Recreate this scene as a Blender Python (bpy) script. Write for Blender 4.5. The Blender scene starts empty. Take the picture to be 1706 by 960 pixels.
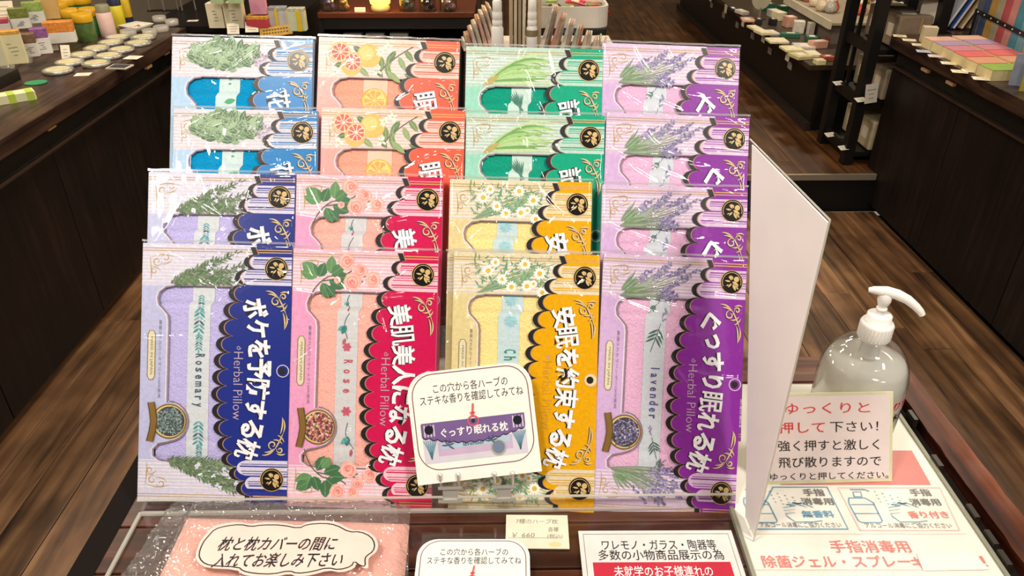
import bpy, math, random
from mathutils import Vector, Matrix, noise
from math import sin, cos, pi, radians as R

sc = bpy.context.scene
COL = sc.collection
# ---------------------------------------------------------------- camera
FPX = 1260.0
PITCH = R(30.8); YAW = R(-0.8)
CAMZ = 1.45
cd = bpy.data.cameras.new('camera'); cam = bpy.data.objects.new('camera', cd); COL.objects.link(cam)
cam.location = (0, 0, CAMZ); cam.rotation_euler = (pi/2 - PITCH, 0, YAW)
cd.sensor_fit = 'HORIZONTAL'; cd.sensor_width = 36; cd.lens = 36*FPX/1706; cd.clip_start = .02
sc.camera = cam
sc.cycles.transparent_max_bounces = 40
CR = cam.rotation_euler.to_matrix()
CL = Vector((0, 0, CAMZ))
# ---------------------------------------------------------------- light
sc.view_settings.view_transform = 'Standard'; sc.view_settings.look = 'None'
sc.view_settings.gamma = 1; sc.view_settings.use_curve_mapping = False
sc.view_settings.exposure = -0.2
w = bpy.data.worlds.new('world'); sc.world = w; w.use_nodes = True
w.node_tree.nodes['Background'].inputs[0].default_value = (1, .93, .84, 1)
w.node_tree.nodes['Background'].inputs[1].default_value = .32
def area(name, loc, size, power, col=(1, .93, .83), target=None, sy=None):
    l = bpy.data.lights.new(name, 'AREA'); l.energy = power; l.color = col
    l.shape = 'RECTANGLE' if sy else 'DISK'; l.size = size
    if sy: l.size_y = sy
    o = bpy.data.objects.new(name, l); COL.objects.link(o); o.location = loc
    if target: o.rotation_euler = (Vector(target)-Vector(loc)).to_track_quat('-Z', 'Y').to_euler()
    return o
area('jar_fill_lamp', (-.6, .0, 2.5), .3, 22, target=(-.1, .65, 1))
area('jar_fill_lamp', (.8, .05, 2.5), .3, 21, target=(.1, .65, .95))
area('jar_fill_lamp', (-1.3, .9, 2.5), .22, 9)
area('jar_fill_lamp', (1.5, -.9, 2.5), .3, 17, target=(0, .65, 1))
area('jar_fill_lamp', (-1.5, -.9, 2.5), .3, 14, target=(0, .65, 1))
area('jar_fill_lamp', (-.9, 2.3, 2.5), .3, 16, (1, .85, .66))
area('jar_fill_lamp', (1.3, 2.2, 2.5), .3, 14, (1, .85, .66))
area('jar_fill_lamp', (-1.9, 2.6, 2.5), .3, 22, (1, .87, .7))
area('jar_fill_lamp', (2.3, 3.2, 2.5), .3, 26, (1, .85, .66))
area('jar_fill_lamp', (-.4, 3.2, 2.5), .3, 22, (1, .85, .66))  # added fill light, brightens the stone jars on the back shelf
area('jar_fill_lamp', (0.0, 4.4, 2.5), .3, 20, (1, .85, .66))
area('jar_fill_lamp', (2.0, 5.6, 2.5), .3, 30, (1, .83, .62))

# ---------------------------------------------------------------- pixel helpers (1706 x 960 frame)
def ray(px, py): return CR @ Vector(((px-853)/FPX, (480-py)/FPX, -1))
def P(px, py, z): d = ray(px, py); return CL + d*((z-CAMZ)/d.z)
def PXp(px, py, X): d = ray(px, py); return CL + d*(X/d.x)
def PD(px, py, dep): return CL + ray(px, py)*dep
def proj(p):
    q = CR.transposed() @ (Vector(p)-CL); return (853+FPX*q.x/-q.z, 480-FPX*q.y/-q.z, -q.z)
def fit(x0, x1, yb, yt, z):
    """base front-centre point, width and height of an upright thing seen in a pixel box standing at height z"""
    p = P((x0+x1)/2, yb, z); w_ = (x1-x0)*proj(p)[2]/FPX
    lo, hi = 0.0, 2.0
    for _ in range(40):
        m = (lo+hi)/2
        if proj(p+Vector((0, 0, m)))[1] > yt: lo = m
        else: hi = m
    return p, w_, lo
# ---------------------------------------------------------------- materials
def lin(h):
    h = h.lstrip('#'); c = [int(h[i:i+2], 16)/255 for i in (0, 2, 4)]
    return tuple((x/12.92 if x <= .04045 else ((x+.055)/1.055)**2.4) for x in c)+(1,)
_m = {}
def mat(h, rough=.6, metal=0, var=.06, scale=40, bump=0, spec=.5, emit=0, stretch=None):
    k = (h, rough, metal, var, scale, bump, spec, emit, stretch)
    if k in _m: return _m[k]
    m = bpy.data.materials.new('surface_'+h.strip('#')); m.use_nodes = True; nt = m.node_tree; N = nt.nodes; L = nt.links
    b = N['Principled BSDF']; c = lin(h)
    b.inputs['Roughness'].default_value = rough; b.inputs['Metallic'].default_value = metal
    b.inputs['Specular IOR Level'].default_value = spec
    tc = N.new('ShaderNodeTexCoord'); mp = N.new('ShaderNodeMapping'); L.new(tc.outputs['Object'], mp.inputs[0])
    if stretch: mp.inputs['Scale'].default_value = stretch
    nz = N.new('ShaderNodeTexNoise'); nz.inputs['Scale'].default_value = scale; nz.inputs['Detail'].default_value = 4
    L.new(mp.outputs[0], nz.inputs['Vector'])
    r = N.new('ShaderNodeValToRGB'); L.new(nz.outputs[0], r.inputs[0])
    r.color_ramp.elements[0].position = .3; r.color_ramp.elements[1].position = .7
    r.color_ramp.elements[0].color = tuple(x*(1-var) for x in c[:3])+(1,)
    r.color_ramp.elements[1].color = tuple(min(1, x*(1+var)) for x in c[:3])+(1,)
    L.new(r.outputs[0], b.inputs['Base Color'])
    if bump:
        bp = N.new('ShaderNodeBump'); bp.inputs['Strength'].default_value = bump; bp.inputs['Distance'].default_value = .002
        L.new(nz.outputs[0], bp.inputs['Height']); L.new(bp.outputs[0], b.inputs['Normal'])
    if emit: L.new(r.outputs[0], b.inputs['Emission Color']); b.inputs['Emission Strength'].default_value = emit
    _m[k] = m; return m
def wood(name, dark, mid, light, axis='Y', rough=.4, sc_=3., spec=.5, perobj=True, worn=None):
    m = bpy.data.materials.new(name); m.use_nodes = True; nt = m.node_tree; N = nt.nodes; L = nt.links
    b = N['Principled BSDF']; b.inputs['Roughness'].default_value = rough; b.inputs['Specular IOR Level'].default_value = spec
    tc = N.new('ShaderNodeTexCoord'); mp = N.new('ShaderNodeMapping')
    s = {'X': (1, 14, 14), 'Y': (14, 1, 14), 'Z': (14, 14, 1)}[axis]; mp.inputs['Scale'].default_value = s
    oi = N.new('ShaderNodeObjectInfo'); ad = N.new('ShaderNodeVectorMath'); ad.operation = 'ADD'
    mu = N.new('ShaderNodeVectorMath'); mu.operation = 'SCALE'; mu.inputs['Scale'].default_value = 37.
    cb = N.new('ShaderNodeCombineXYZ'); L.new(oi.outputs['Random'], cb.inputs[0]); L.new(oi.outputs['Random'], cb.inputs[1])
    L.new(cb.outputs[0], mu.inputs[0]); L.new(tc.outputs['Object'], ad.inputs[0]); L.new(mu.outputs[0], ad.inputs[1])
    L.new(ad.outputs[0], mp.inputs[0])
    nz = N.new('ShaderNodeTexNoise'); nz.inputs['Scale'].default_value = sc_; nz.inputs['Detail'].default_value = 8; nz.inputs['Distortion'].default_value = .6
    L.new(mp.outputs[0], nz.inputs['Vector'])
    r = N.new('ShaderNodeValToRGB'); e = r.color_ramp.elements
    e[0].position = .3; e[0].color = lin(dark); e[1].position = .72; e[1].color = lin(light)
    q = e.new(.5); q.color = lin(mid); L.new(nz.outputs[0], r.inputs[0])
    n2 = N.new('ShaderNodeTexNoise'); n2.inputs['Scale'].default_value = 5; n2.inputs['Detail'].default_value = 5; L.new(ad.outputs[0], n2.inputs['Vector'])
    mx = N.new('ShaderNodeMix'); mx.data_type = 'RGBA'; mx.blend_type = 'MULTIPLY'; mx.inputs[0].default_value = .8
    r2 = N.new('ShaderNodeValToRGB'); r2.color_ramp.elements[0].position = .32; r2.color_ramp.elements[0].color = (.35, .33, .32, 1)
    r2.color_ramp.elements[1].position = .62; r2.color_ramp.elements[1].color = (1, 1, 1, 1)
    L.new(n2.outputs[0], r2.inputs[0]); L.new(r.outputs[0], mx.inputs[6]); L.new(r2.outputs[0], mx.inputs[7])
    hs = N.new('ShaderNodeHueSaturation'); mm = N.new('ShaderNodeMapRange'); L.new(oi.outputs['Random'], mm.inputs[0])
    mm.inputs[3].default_value = .7; mm.inputs[4].default_value = 1.3; L.new(mm.outputs[0], hs.inputs['Value'])
    L.new(mx.outputs[2], hs.inputs['Color']); L.new(hs.outputs[0], b.inputs['Base Color'])
    bp = N.new('ShaderNodeBump'); bp.inputs['Strength'].default_value = .35; bp.inputs['Distance'].default_value = .001
    L.new(nz.outputs[0], bp.inputs['Height']); L.new(bp.outputs[0], b.inputs['Normal'])
    return m
def clear(name, tint=(1, 1, 1), gloss=1.6, rough=.04, base=.03, bumpscale=0, bumpstr=.3, milk=0, milkcol=(.9, .9, .88)):
    """thin clear plastic: transparent + fresnel gloss (+ a little milky diffuse)"""
    m = bpy.data.materials.new(name); m.use_nodes = True; nt = m.node_tree; N = nt.nodes; L = nt.links
    for n in list(N):
        if n.type != 'OUTPUT_MATERIAL': N.remove(n)
    out = [n for n in N if n.type == 'OUTPUT_MATERIAL'][0]
    tr = N.new('ShaderNodeBsdfTransparent'); tr.inputs[0].default_value = tint+(1,)
    gl = N.new('ShaderNodeBsdfGlossy'); gl.inputs['Roughness'].default_value = rough
    fr = N.new('ShaderNodeFresnel'); gm = N.new('ShaderNodeNewGeometry'); io = N.new('ShaderNodeMath'); io.operation = 'MULTIPLY_ADD'
    io.inputs[1].default_value = 1/1.45-1.45; io.inputs[2].default_value = 1.45; L.new(gm.outputs['Backfacing'], io.inputs[0]); L.new(io.outputs[0], fr.inputs[0])   # thin sheet: same reflection from both sides
    ma = N.new('ShaderNodeMath'); ma.operation = 'MULTIPLY_ADD'; ma.inputs[1].default_value = gloss; ma.inputs[2].default_value = base; ma.use_clamp = True
    L.new(fr.outputs[0], ma.inputs[0]); mx = N.new('ShaderNodeMixShader'); L.new(ma.outputs[0], mx.inputs[0])
    src = tr.outputs[0]
    if milk:
        d1 = N.new('ShaderNodeBsdfDiffuse'); d1.inputs[0].default_value = milkcol+(1,); d2 = N.new('ShaderNodeBsdfTranslucent'); d2.inputs[0].default_value = milkcol+(1,)
        df = N.new('ShaderNodeMixShader'); df.inputs[0].default_value = .45; L.new(d1.outputs[0], df.inputs[1]); L.new(d2.outputs[0], df.inputs[2]); m2 = N.new('ShaderNodeMixShader'); m2.inputs[0].default_value = milk
        L.new(tr.outputs[0], m2.inputs[1]); L.new(df.outputs[0], m2.inputs[2]); src = m2.outputs[0]
    L.new(src, mx.inputs[1]); L.new(gl.outputs[0], mx.inputs[2]); L.new(mx.outputs[0], out.inputs[0])
    if bumpscale:
        tc = N.new('ShaderNodeTexCoord'); nz = N.new('ShaderNodeTexNoise'); nz.inputs['Scale'].default_value = bumpscale; nz.inputs['Detail'].default_value = 2
        nz.inputs['Distortion'].default_value = 1.; L.new(tc.outputs['Object'], nz.inputs['Vector'])
        bp = N.new('ShaderNodeBump'); bp.inputs['Strength'].default_value = bumpstr; bp.inputs['Distance'].default_value = .01
        L.new(nz.outputs[0], bp.inputs['Height']); L.new(bp.outputs[0], gl.inputs['Normal'])
    return m
FILM = clear('clear_film', gloss=1.0, rough=.06, base=.0)
ACRYL = clear('clear_acrylic', tint=(.96, .97, .96), gloss=1.4, rough=.03, base=.02, milk=.04)
ACEDGE = clear('acrylic_edge', tint=(.9, .9, .86), gloss=1.3, rough=.15, base=.05, milk=.65, milkcol=(.86, .83, .74))
GLASS = clear('jar_glass', tint=(.95, .96, .95), gloss=1.6, rough=.03, base=.04)
BLACK = mat('#0d0b0b', .45)
SHEET = clear('base_acrylic', gloss=1.0, rough=.04, base=.0)
WHITE = mat('#f2efe8', .55, var=.03)
PAPER = mat('#f0ebe0', .6, var=.04, scale=25)
STEEL = mat('#d2cec6', .35, metal=.7, var=.05)
GOLD = mat('#c8a468', .4, var=.15, scale=200)
# ---------------------------------------------------------------- mesh builder
class MB:
    def __init__(s): s.v = []; s.f = []; s.mi = []; s.ms = []; s.sm = []
    def m(s, ma):
        if ma not in s.ms: s.ms.append(ma)
        return s.ms.index(ma)
    def poly(s, pts, ma, smooth=False):
        b = len(s.v); s.v += [tuple(p) for p in pts]; s.f.append(list(range(b, b+len(pts)))); s.mi.append(s.m(ma)); s.sm.append(smooth)
    def grid(s, fn, nu, nv, ma, smooth=True, closeu=False):
        b = len(s.v); i = s.m(ma)
        for j in range(nv+1):
            for k in range(nu if closeu else nu+1): s.v.append(tuple(fn(k/nu, j/nv)))
        W = nu if closeu else nu+1
        for j in range(nv):
            for k in range(nu):
                k2 = (k+1) % W if closeu else k+1
                s.f.append([b+j*W+k, b+j*W+k2, b+(j+1)*W+k2, b+(j+1)*W+k]); s.mi.append(i); s.sm.append(smooth)
    def box(s, c, d, ma, rot=0, bev=0):
        x, y, z = d[0]/2, d[1]/2, d[2]/2; cr, sr = cos(rot), sin(rot)
        def T(p): return (c[0]+p[0]*cr-p[1]*sr, c[1]+p[0]*sr+p[1]*cr, c[2]+p[2])
        P8 = [T(p) for p in ((-x,-y,-z),(x,-y,-z),(x,y,-z),(-x,y,-z),(-x,-y,z),(x,-y,z),(x,y,z),(-x,y,z))]
        b = len(s.v); s.v += P8
        for f in ((0,3,2,1),(4,5,6,7),(0,1,5,4),(1,2,6,5),(2,3,7,6),(3,0,4,7)):
            s.f.append([b+i for i in f]); s.mi.append(s.m(ma)); s.sm.append(False)
        return s
    def prism(s, pts, z0, z1, ma, side=None):
        """pts 2D ccw, extruded z0..z1"""
        n = len(pts); s.poly([(p[0], p[1], z1) for p in pts], ma); s.poly([(p[0], p[1], z0) for p in reversed(pts)], ma)
        for i in range(n):
            a, b = pts[i], pts[(i+1) % n]; s.poly([(a[0], a[1], z0), (b[0], b[1], z0), (b[0], b[1], z1), (a[0], a[1], z1)], side or ma)
        return s
    def lathe(s, prof, ma, n=20, c=(0, 0, 0), sx=1, sy=1):
        s.grid(lambda u, v: (lambda r, z: (c[0]+sx*r*cos(2*pi*u), c[1]+sy*r*sin(2*pi*u), c[2]+z))(*prof[min(len(prof)-1, int(round(v*(len(prof)-1))))]), n, len(prof)-1, ma, True, True)
        for k, fl in ((0, True), (-1, False)):
            r, z = prof[k]
            if r > 1e-5:
                pts = [(c[0]+sx*r*cos(2*pi*i/n), c[1]+sy*r*sin(2*pi*i/n), c[2]+z) for i in range(n)]
                s.poly(pts[::-1] if fl else pts, ma)
        return s
    def tube(s, path, r, ma, n=8):
        path = [Vector(p) for p in path]; L = len(path)
        rr = r if isinstance(r, (list, tuple)) else [r]*L
        def fn(u, v):
            i = min(L-1, int(round(v*(L-1)))); t = (path[min(L-1, i+1)]-path[max(0, i-1)]).normalized()
            a = t.orthogonal().normalized() if abs(t.z) > .9 else t.cross(Vector((0, 0, 1))).normalized()
            if abs(t.z) > .9: a = t.cross(Vector((0, 1, 0))).normalized()
            b = t.cross(a); return path[i]+(a*cos(2*pi*u)+b*sin(2*pi*u))*rr[i]
        s.grid(fn, n, L-1, ma, True, True)
        for i in (0, L-1):
            q = [fn(k/n, i/(L-1)) for k in range(n)]; s.poly(q, ma)
        return s
    def add(s, verts, faces, ma):
        b = len(s.v); i = s.m(ma); s.v += verts
        for f in faces: s.f.append([b+k for k in f]); s.mi.append(i); s.sm.append(False)
    def mesh(s, name):
        me = bpy.data.meshes.new(name); me.from_pydata(s.v, [], s.f)
        for ma in s.ms: me.materials.append(ma)
        me.polygons.foreach_set('material_index', s.mi); me.polygons.foreach_set('use_smooth', s.sm); me.update()
        return me
    def build(s, name, parent=None, loc=None, bevel=0):
        o = bpy.data.objects.new(name, s.mesh(name)); COL.objects.link(o)
        if parent: o.parent = parent
        if loc is not None: o.location = loc
        if bevel:
            b = o.modifiers.new('bevel', 'BEVEL'); b.width = bevel; b.segments = 2; b.limit_method = 'ANGLE'
        return o
def tag(o, label=None, cat=None, group=None, kind=None):
    if label: o['label'] = label
    if cat: o['category'] = cat
    if group: o['group'] = group
    if kind: o['kind'] = kind
    return o
def empty(name, loc, rot=None, label=None, cat=None, group=None):
    o = bpy.data.objects.new(name, None); COL.objects.link(o); o.empty_display_size = .02; o.location = loc
    if rot is not None: o.rotation_euler = rot
    return tag(o, label, cat, group)
def copy_tree(o, parent=None):
    c = o.copy(); COL.objects.link(c); c.parent = parent
    if parent is None:
        pass
    for ch in list(o.children): copy_tree(ch, c)
    return c
# ---------------------------------------------------------------- lettering
_tx = {}
def glyphs(t, off=0.0, shear=0.0):
    k = (t, off, shear)
    if k in _tx: return _tx[k]
    cu = bpy.data.curves.new('lettering', 'FONT'); cu.body = t; cu.size = 1; cu.resolution_u = 2; cu.offset = off; cu.shear = shear
    cu.fill_mode = 'FRONT'
    o = bpy.data.objects.new('lettering', cu); COL.objects.link(o)
    bpy.context.view_layer.update()
    me = o.evaluated_get(bpy.context.evaluated_depsgraph_get()).to_mesh()
    vs = [(v.co.x, v.co.y) for v in me.vertices]; fs = [list(p.vertices) for p in me.polygons]
    bpy.data.objects.remove(o); bpy.data.curves.remove(cu)
    if vs:
        x0 = min(v[0] for v in vs); x1 = max(v[0] for v in vs); y0 = min(v[1] for v in vs); y1 = max(v[1] for v in vs)
    else: x0 = x1 = y0 = y1 = 0
    _tx[k] = (vs, fs, x0, x1, y0, y1); return _tx[k]
def text(mb, t, fn, cx, cy, w_=None, h_=None, ang=0, ma=None, off=0., shear=0., asp=1.0):
    """centred text, fitted to width w_ and/or height h_; fn maps plane (x, y) to 3D"""
    vs, fs, x0, x1, y0, y1 = glyphs(t, off, shear)
    if not vs: return
    if w_ and h_: sx = w_/(x1-x0); sy = h_/(y1-y0)
    elif w_: sx = w_/(x1-x0); sy = sx*asp
    else: sy = h_/(y1-y0); sx = sy/asp
    ca, sa = cos(ang), sin(ang); mx, my = (x0+x1)/2, (y0+y1)/2; out = []
    for x, y in vs:
        a, b = (x-mx)*sx, (y-my)*sy; out.append(tuple(fn(cx+a*ca-b*sa, cy+a*sa+b*ca)))
    mb.add(out, fs, ma)
# ================================================================ THE SETTING
WF = wood('floor_wood', '#3a2618', '#7a5638', '#a8805a', 'Y', rough=.42, sc_=1.6)
WR = wood('rear_floor_wood', '#38210f', '#5c3a1e', '#7c5430', 'Y', rough=.4, sc_=1.6)
DARK = wood('dark_laminate', '#100a09', '#1b1210', '#2a1c18', 'Z', rough=.5, spec=.35)
DTOP = wood('dark_counter_top', '#241915', '#3f2d25', '#5a4335', 'Y', rough=.32, spec=.4)
SLAT = wood('table_slat_wood', '#2a150d', '#5c3221', '#8a5a40', 'X', rough=.28)
RAIL = mat('#17110f', .8, spec=.1)
RUST = wood('rusty_wood', '#2c1009', '#5f2c17', '#8a4f32', 'Y', rough=.45, spec=.3)
PLASTER = mat('#9a8d7c', .9, var=.05, scale=8)

def struct(name, mb, bevel=0): return tag(mb.build(name, bevel=bevel), kind='structure')
floor = struct('floor', MB().box((0, 1.0, -.06), (6.4, 4.17, .08), BLACK))
rng = random.Random(4)
# planks of the near floor run along the aisle
i = 0; x = -1.52; planks = {}
while x < 1.66:
    wd = rng.choice([.088, .1, .112, .095]); y = -1.0 + rng.random()*.6
    ys = [-1.0]
    while y < 3.07: ys.append(y); y += 1.1 + rng.random()*1.1
    ys.append(3.085)
    for a, b in zip(ys[:-1], ys[1:]):
        if b-a < .05: continue
        o = MB().box((0, 0, 0), (wd-.0018, b-a-.0015, .018), WF).build('plank', floor, (x+wd/2, (a+b)/2, -.0105+rng.random()*.0012), bevel=.0015)
    x += wd
platform = struct('floor_platform', MB().box((.6, 5.35, .07), (6.4, 4.49, .16), BLACK))
x = -1.4
while x < 1.75:
    wd = rng.choice([.09, .1, .11]); y = 3.105 + rng.random(); ys = [3.105]
    while y < 7.4: ys.append(y); y += 1.2 + rng.random()
    ys.append(7.55)
    for a, b in zip(ys[:-1], ys[1:]):
        if b-a < .05: continue
        MB().box((0, 0, 0), (wd-.0015, b-a-.0015, .014), WR).build('plank', platform, (x+wd/2, (a+b)/2, .1632), bevel=.001)
    x += wd
struct('trim_1', MB().box((.1, 3.098, .162), (3.1, .014, .026), mat('#b5ab97', .35, metal=.6)))
struct('wall_back', MB().box((.6, 7.62, 1.3), (6.6, .06, 2.7), PLASTER))
struct('wall_left', MB().box((-2.62, 3.2, 1.3), (.06, 8.8, 2.7), PLASTER))
struct('wall_right', MB().box((3.62, 3.2, 1.3), (.06, 8.8, 2.7), PLASTER))
struct('wall_front', MB().box((.5, -1.93, 1.3), (6.6, .06, 2.7), PLASTER))
struct('ceiling', MB().box((.5, 2.85, 2.72), (6.6, 9.6, .06), mat('#6d655b', .9)))

# ---------------------------------------------------------------- side counters
def counter(side, X0, X1, y0, y1, label):
    """X0 = aisle face of the top, X1 = far side"""
    s = 1 if X1 > X0 else -1
    o = empty('counter', ((X0+X1)/2, (y0+y1)/2, 0), None, label, 'counter')
    cx = (X0+X1)/2; cy = (y0+y1)/2
    MB().box((0, 0, .725), (abs(X1-X0), y1-y0, .05), DTOP).build('counter_top', o, bevel=.002)
    MB().box((s*.022, 0, .665), (abs(X1-X0)-.045, y1-y0-.01, .07), BLACK).build('recess', o)
    MB().box((s*.03, 0, .015), (abs(X1-X0)-.08, y1-y0-.04, .03), BLACK).build('plinth', o)
    n = 7; L = (y1-y0)/n
    for k in range(n):
        MB().box((s*.02, 0, 0), (abs(X1-X0)-.036, L-.0035, .60), DARK).build('panel', o, (0, y0-cy+L*(k+.5), .33), bevel=.0015)
    MB().box((-s*(abs(X1-X0)/2-.012), 0, .6335), (.012, y1-y0-.02, .005), mat('#3a2a22', .3)).build('edge_strip', o)
    return o, s, cx, cy
cl, s_, cx, cy = counter('left', -1.352, -2.3, -.6, 3.38, 'long dark brown counter on the left covered with small toiletries')
for px, py in ((15, 252), (84, 212), (247, 111), (277, 88)):
    p = PXp(px, py, -1.366); MB().box((0, 0, 0), (.012, .045, .01), mat('#c79a6c', .35)).build('tan_block', cl, (p.x-cx, p.y-cy, p.z))  # small tan blocks along the line below the counter top
crt, s_, cx, cy = counter('right', 1.615, 2.62, -.6, 3.2, 'long dark brown counter on the right carrying books and paper pads')
MB().box((2.245-cx, 3.425-cy, .725), (.75, .44, .05), DTOP).build('return_top', crt); MB().box((2.245-cx, 3.42-cy, .435), (.73, .43, .53), DARK).build('return_cabinet', crt)
for px, py in ((1542, 117), (1584, 139)):
    p = PXp(px, py, 1.63); MB().box((0, 0, 0), (.012, .05, .01), mat('#b58d6c', .35)).build('tan_block', crt, (p.x-cx, p.y-cy, p.z))  # same small tan blocks on the right counter face

# ---------------------------------------------------------------- display table
TZ = CAMZ-.6
TX0, TX1, TY0, TY1 = -.405, .485, .26, .80
tb = empty('display_table', ((TX0+TX1)/2, (TY0+TY1)/2, 0), None, 'low wooden slatted display table carrying the pillow stand', 'table')
tcx, tcy = tb.location.x, tb.location.y
y = TY0; k = 0
offs = .483-.0567*4
while offs+.0567*k < TY1-.03:
    ya = offs+.0567*k
    MB().box((0, 0, 0), (TX1-TX0-.03, .0545, .012), SLAT).build('slat', tb, (0, ya+.028-tcy, TZ-.0062), bevel=.0012); k += 1
MB().box((-(TX1-TX0)/2+.0, 0, TZ-.03), (.026, TY1-TY0, .05), RAIL).build('side_rail', tb)
MB().box(((TX1-TX0)/2-.004, 0, TZ-.03), (.02, TY1-TY0, .05), RAIL).build('side_rail', tb)
MB().box((0, (TY1-TY0)/2-.008, TZ-.035), (TX1-TX0-.02, .02, .05), DARK).build('end_rail', tb)
MB().box((0, -(TY1-TY0)/2+.008, TZ-.035), (TX1-TX0-.02, .02, .05), DARK).build('end_rail', tb)
for sx in (-1, 1):
    for sy in (-1, 1):
        MB().box((0, 0, 0), (.04, .04, TZ-.062), DARK).build('leg', tb, (sx*.41, sy*.235, (TZ-.062)/2))
# rusty rim board along the right edge
mb = MB(); n = 30
def rim(u, v):
    y_ = TY0-tcy+.56*v
    x_ = (TX1-TX0)/2+.0105+u*.034
    return (x_+(.0018*noise.noise(Vector((y_*30, u*2, 1)))), y_, TZ+.004+.002*noise.noise(Vector((y_*40, u*3, 5))))
mb.grid(rim, 5, 40, RUST)
mb.box(((TX1-TX0)/2+.0275, 0, TZ-.03), (.034, .54, .062), RUST)
tag(mb.build('rim_board', tb), 'worn reddish board along the right edge')
for py in (702, 778, 862, 906, 940):
    p = PXp(1500, py, .4) if 0 else P({702: 1512, 778: 1552, 862: 1610, 906: 1640, 940: 1662}[py], py, TZ)
    MB().box((0, 0, 0), (.005, .018, .012), mat('#2b2420', .4)).build('clip', tb, (p.x+.004-tcx, p.y-tcy, TZ+.004))

# ================================================================ HERBAL PILLOW PACKS
S = .786/FPX                 # metres per pack pixel
PW, PH = 246, 425
def L3(z): return lambda u, v: ((u-PW/2)*S, (PH-v)*S, z)
SC = [(177, 29), (163, 52), (153, 80), (145, 108), (138, 137), (134, 164), (131, 191), (129, 219), (128, 246), (130, 274), (133, 302), (140, 329), (147, 353), (160, 376), (172, 400)]
def scallop(du=0, pad=0):
    pts = [(187+du, 3)]
    for k, (u, v) in enumerate(SC):
        va = (SC[k-1][1]+v)/2 if k else 15
        vb = (SC[k+1][1]+v)/2 if k < len(SC)-1 else 413
        hv = (vb-va)/2; vm = (va+vb)/2
        for j in range(13):
            a = -1+2*j/12; a *= .985
            cusp = 18*(1-math.sqrt(1-a*a)); pts.append((u+du+cusp-pad, vm+a*hv))
    pts.append((187+du, PH-3)); return pts
def ribbon(mb, pts, wd, fn, ma, taper=False):
    """flat line of width wd through 2D points"""
    n = len(pts); Lp = []; Rp = []
    for i in range(n):
        a = pts[max(0, i-1)]; b = pts[min(n-1, i+1)]; dx, dy = b[0]-a[0], b[1]-a[1]; l = math.hypot(dx, dy) or 1
        ww = wd/2*(math.sin(pi*(i+.6)/(n+.2)) if taper else 1)
        Lp.append((pts[i][0]-dy/l*ww, pts[i][1]+dx/l*ww)); Rp.append((pts[i][0]+dy/l*ww, pts[i][1]-dx/l*ww))
    for i in range(n-1):
        mb.poly([fn(*Lp[i]), fn(*Rp[i]), fn(*Rp[i+1]), fn(*Lp[i+1])], ma)
def disc(mb, u, v, r, fn, ma, n=18, r2=None, ang=0, wob=0, rg=None):
    r2 = r2 or r; pts = []
    for i in range(n):
        a = 2*pi*i/n; k = 1+(rg.uniform(-wob, wob) if rg else 0); x_, y_ = r*cos(a)*k, r2*sin(a)*k
        pts.append((u+x_*cos(ang)-y_*sin(ang), v+x_*sin(ang)+y_*cos(ang)))
    mb.poly([fn(*p) for p in reversed(pts)], ma)
def rect(mb, u0, v0, u1, v1, fn, ma): mb.poly([fn(u0, v1), fn(u1, v1), fn(u1, v0), fn(u0, v0)], ma)
def spiral(cu, cv, r0, r1, a0, turns, n=16):
    return [(cu+(r0+(r1-r0)*i/n)*cos(a0+turns*2*pi*i/n), cv+(r0+(r1-r0)*i/n)*sin(a0+turns*2*pi*i/n)) for i in range(n+1)]
def bez(p0, p1, p2, n=8): return [((1-t)**2*p0[0]+2*t*(1-t)*p1[0]+t*t*p2[0], (1-t)**2*p0[1]+2*t*(1-t)*p1[1]+t*t*p2[1]) for t in [i/n for i in range(n+1)]]
def leaf(mb, u, v, l, w_, a, fn, ma, vein=None):
    pts = []; ca, sa = cos(a), sin(a)
    prof = [(0, 0), (.2, .7), (.45, 1), (.75, .7), (1, 0), (.75, -.7), (.45, -1), (.2, -.7)]
    for p, q in prof: x_, y_ = p*l, q*w_/2; pts.append((u+x_*ca-y_*sa, v+x_*sa+y_*ca))
    mb.poly([fn(*p) for p in pts], ma)
    if vein: ribbon(mb, [(u, v), (u+l*.9*ca, v+l*.9*sa)], .7, lambda a_, b_: Vector(fn(a_, b_))+Vector((0, 0, .00006)), vein)
flat = lambda h, r=.5: mat(h, r, var=.08, scale=300)
G1, G2, G3, G4 = flat('#4f7045'), flat('#6f9060'), flat('#87a878'), flat('#3a5a3c')
def flourish(mb, z, flip, col):
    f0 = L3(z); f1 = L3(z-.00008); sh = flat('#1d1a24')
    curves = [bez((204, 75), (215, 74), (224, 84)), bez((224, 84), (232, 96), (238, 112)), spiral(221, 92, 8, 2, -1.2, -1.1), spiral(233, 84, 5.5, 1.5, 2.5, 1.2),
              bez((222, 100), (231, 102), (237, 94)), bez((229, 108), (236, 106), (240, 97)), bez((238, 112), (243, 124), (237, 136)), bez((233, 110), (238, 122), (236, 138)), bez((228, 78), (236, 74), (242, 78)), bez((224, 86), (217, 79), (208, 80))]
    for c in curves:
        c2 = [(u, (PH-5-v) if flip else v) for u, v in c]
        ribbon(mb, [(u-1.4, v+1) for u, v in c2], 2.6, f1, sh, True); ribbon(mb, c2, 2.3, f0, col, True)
def corner(mb, z, flip, col):
    f0 = L3(z)
    for c in [spiral(24, 30, 8, 2, 0, 1.2), spiral(38, 24, 7, 2, 3, 1.1), bez((12, 22), (16, 44), (14, 60)), bez((14, 24), (30, 14), (52, 22)), spiral(20, 46, 6, 1.5, -1, -1.1), bez((14, 40), (24, 36), (30, 46)), bez((30, 34), (40, 36), (48, 27))]:
        ribbon(mb, [(u, (PH-5-v) if flip else v) for u, v in c], 1.7, f0, col, True)
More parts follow.
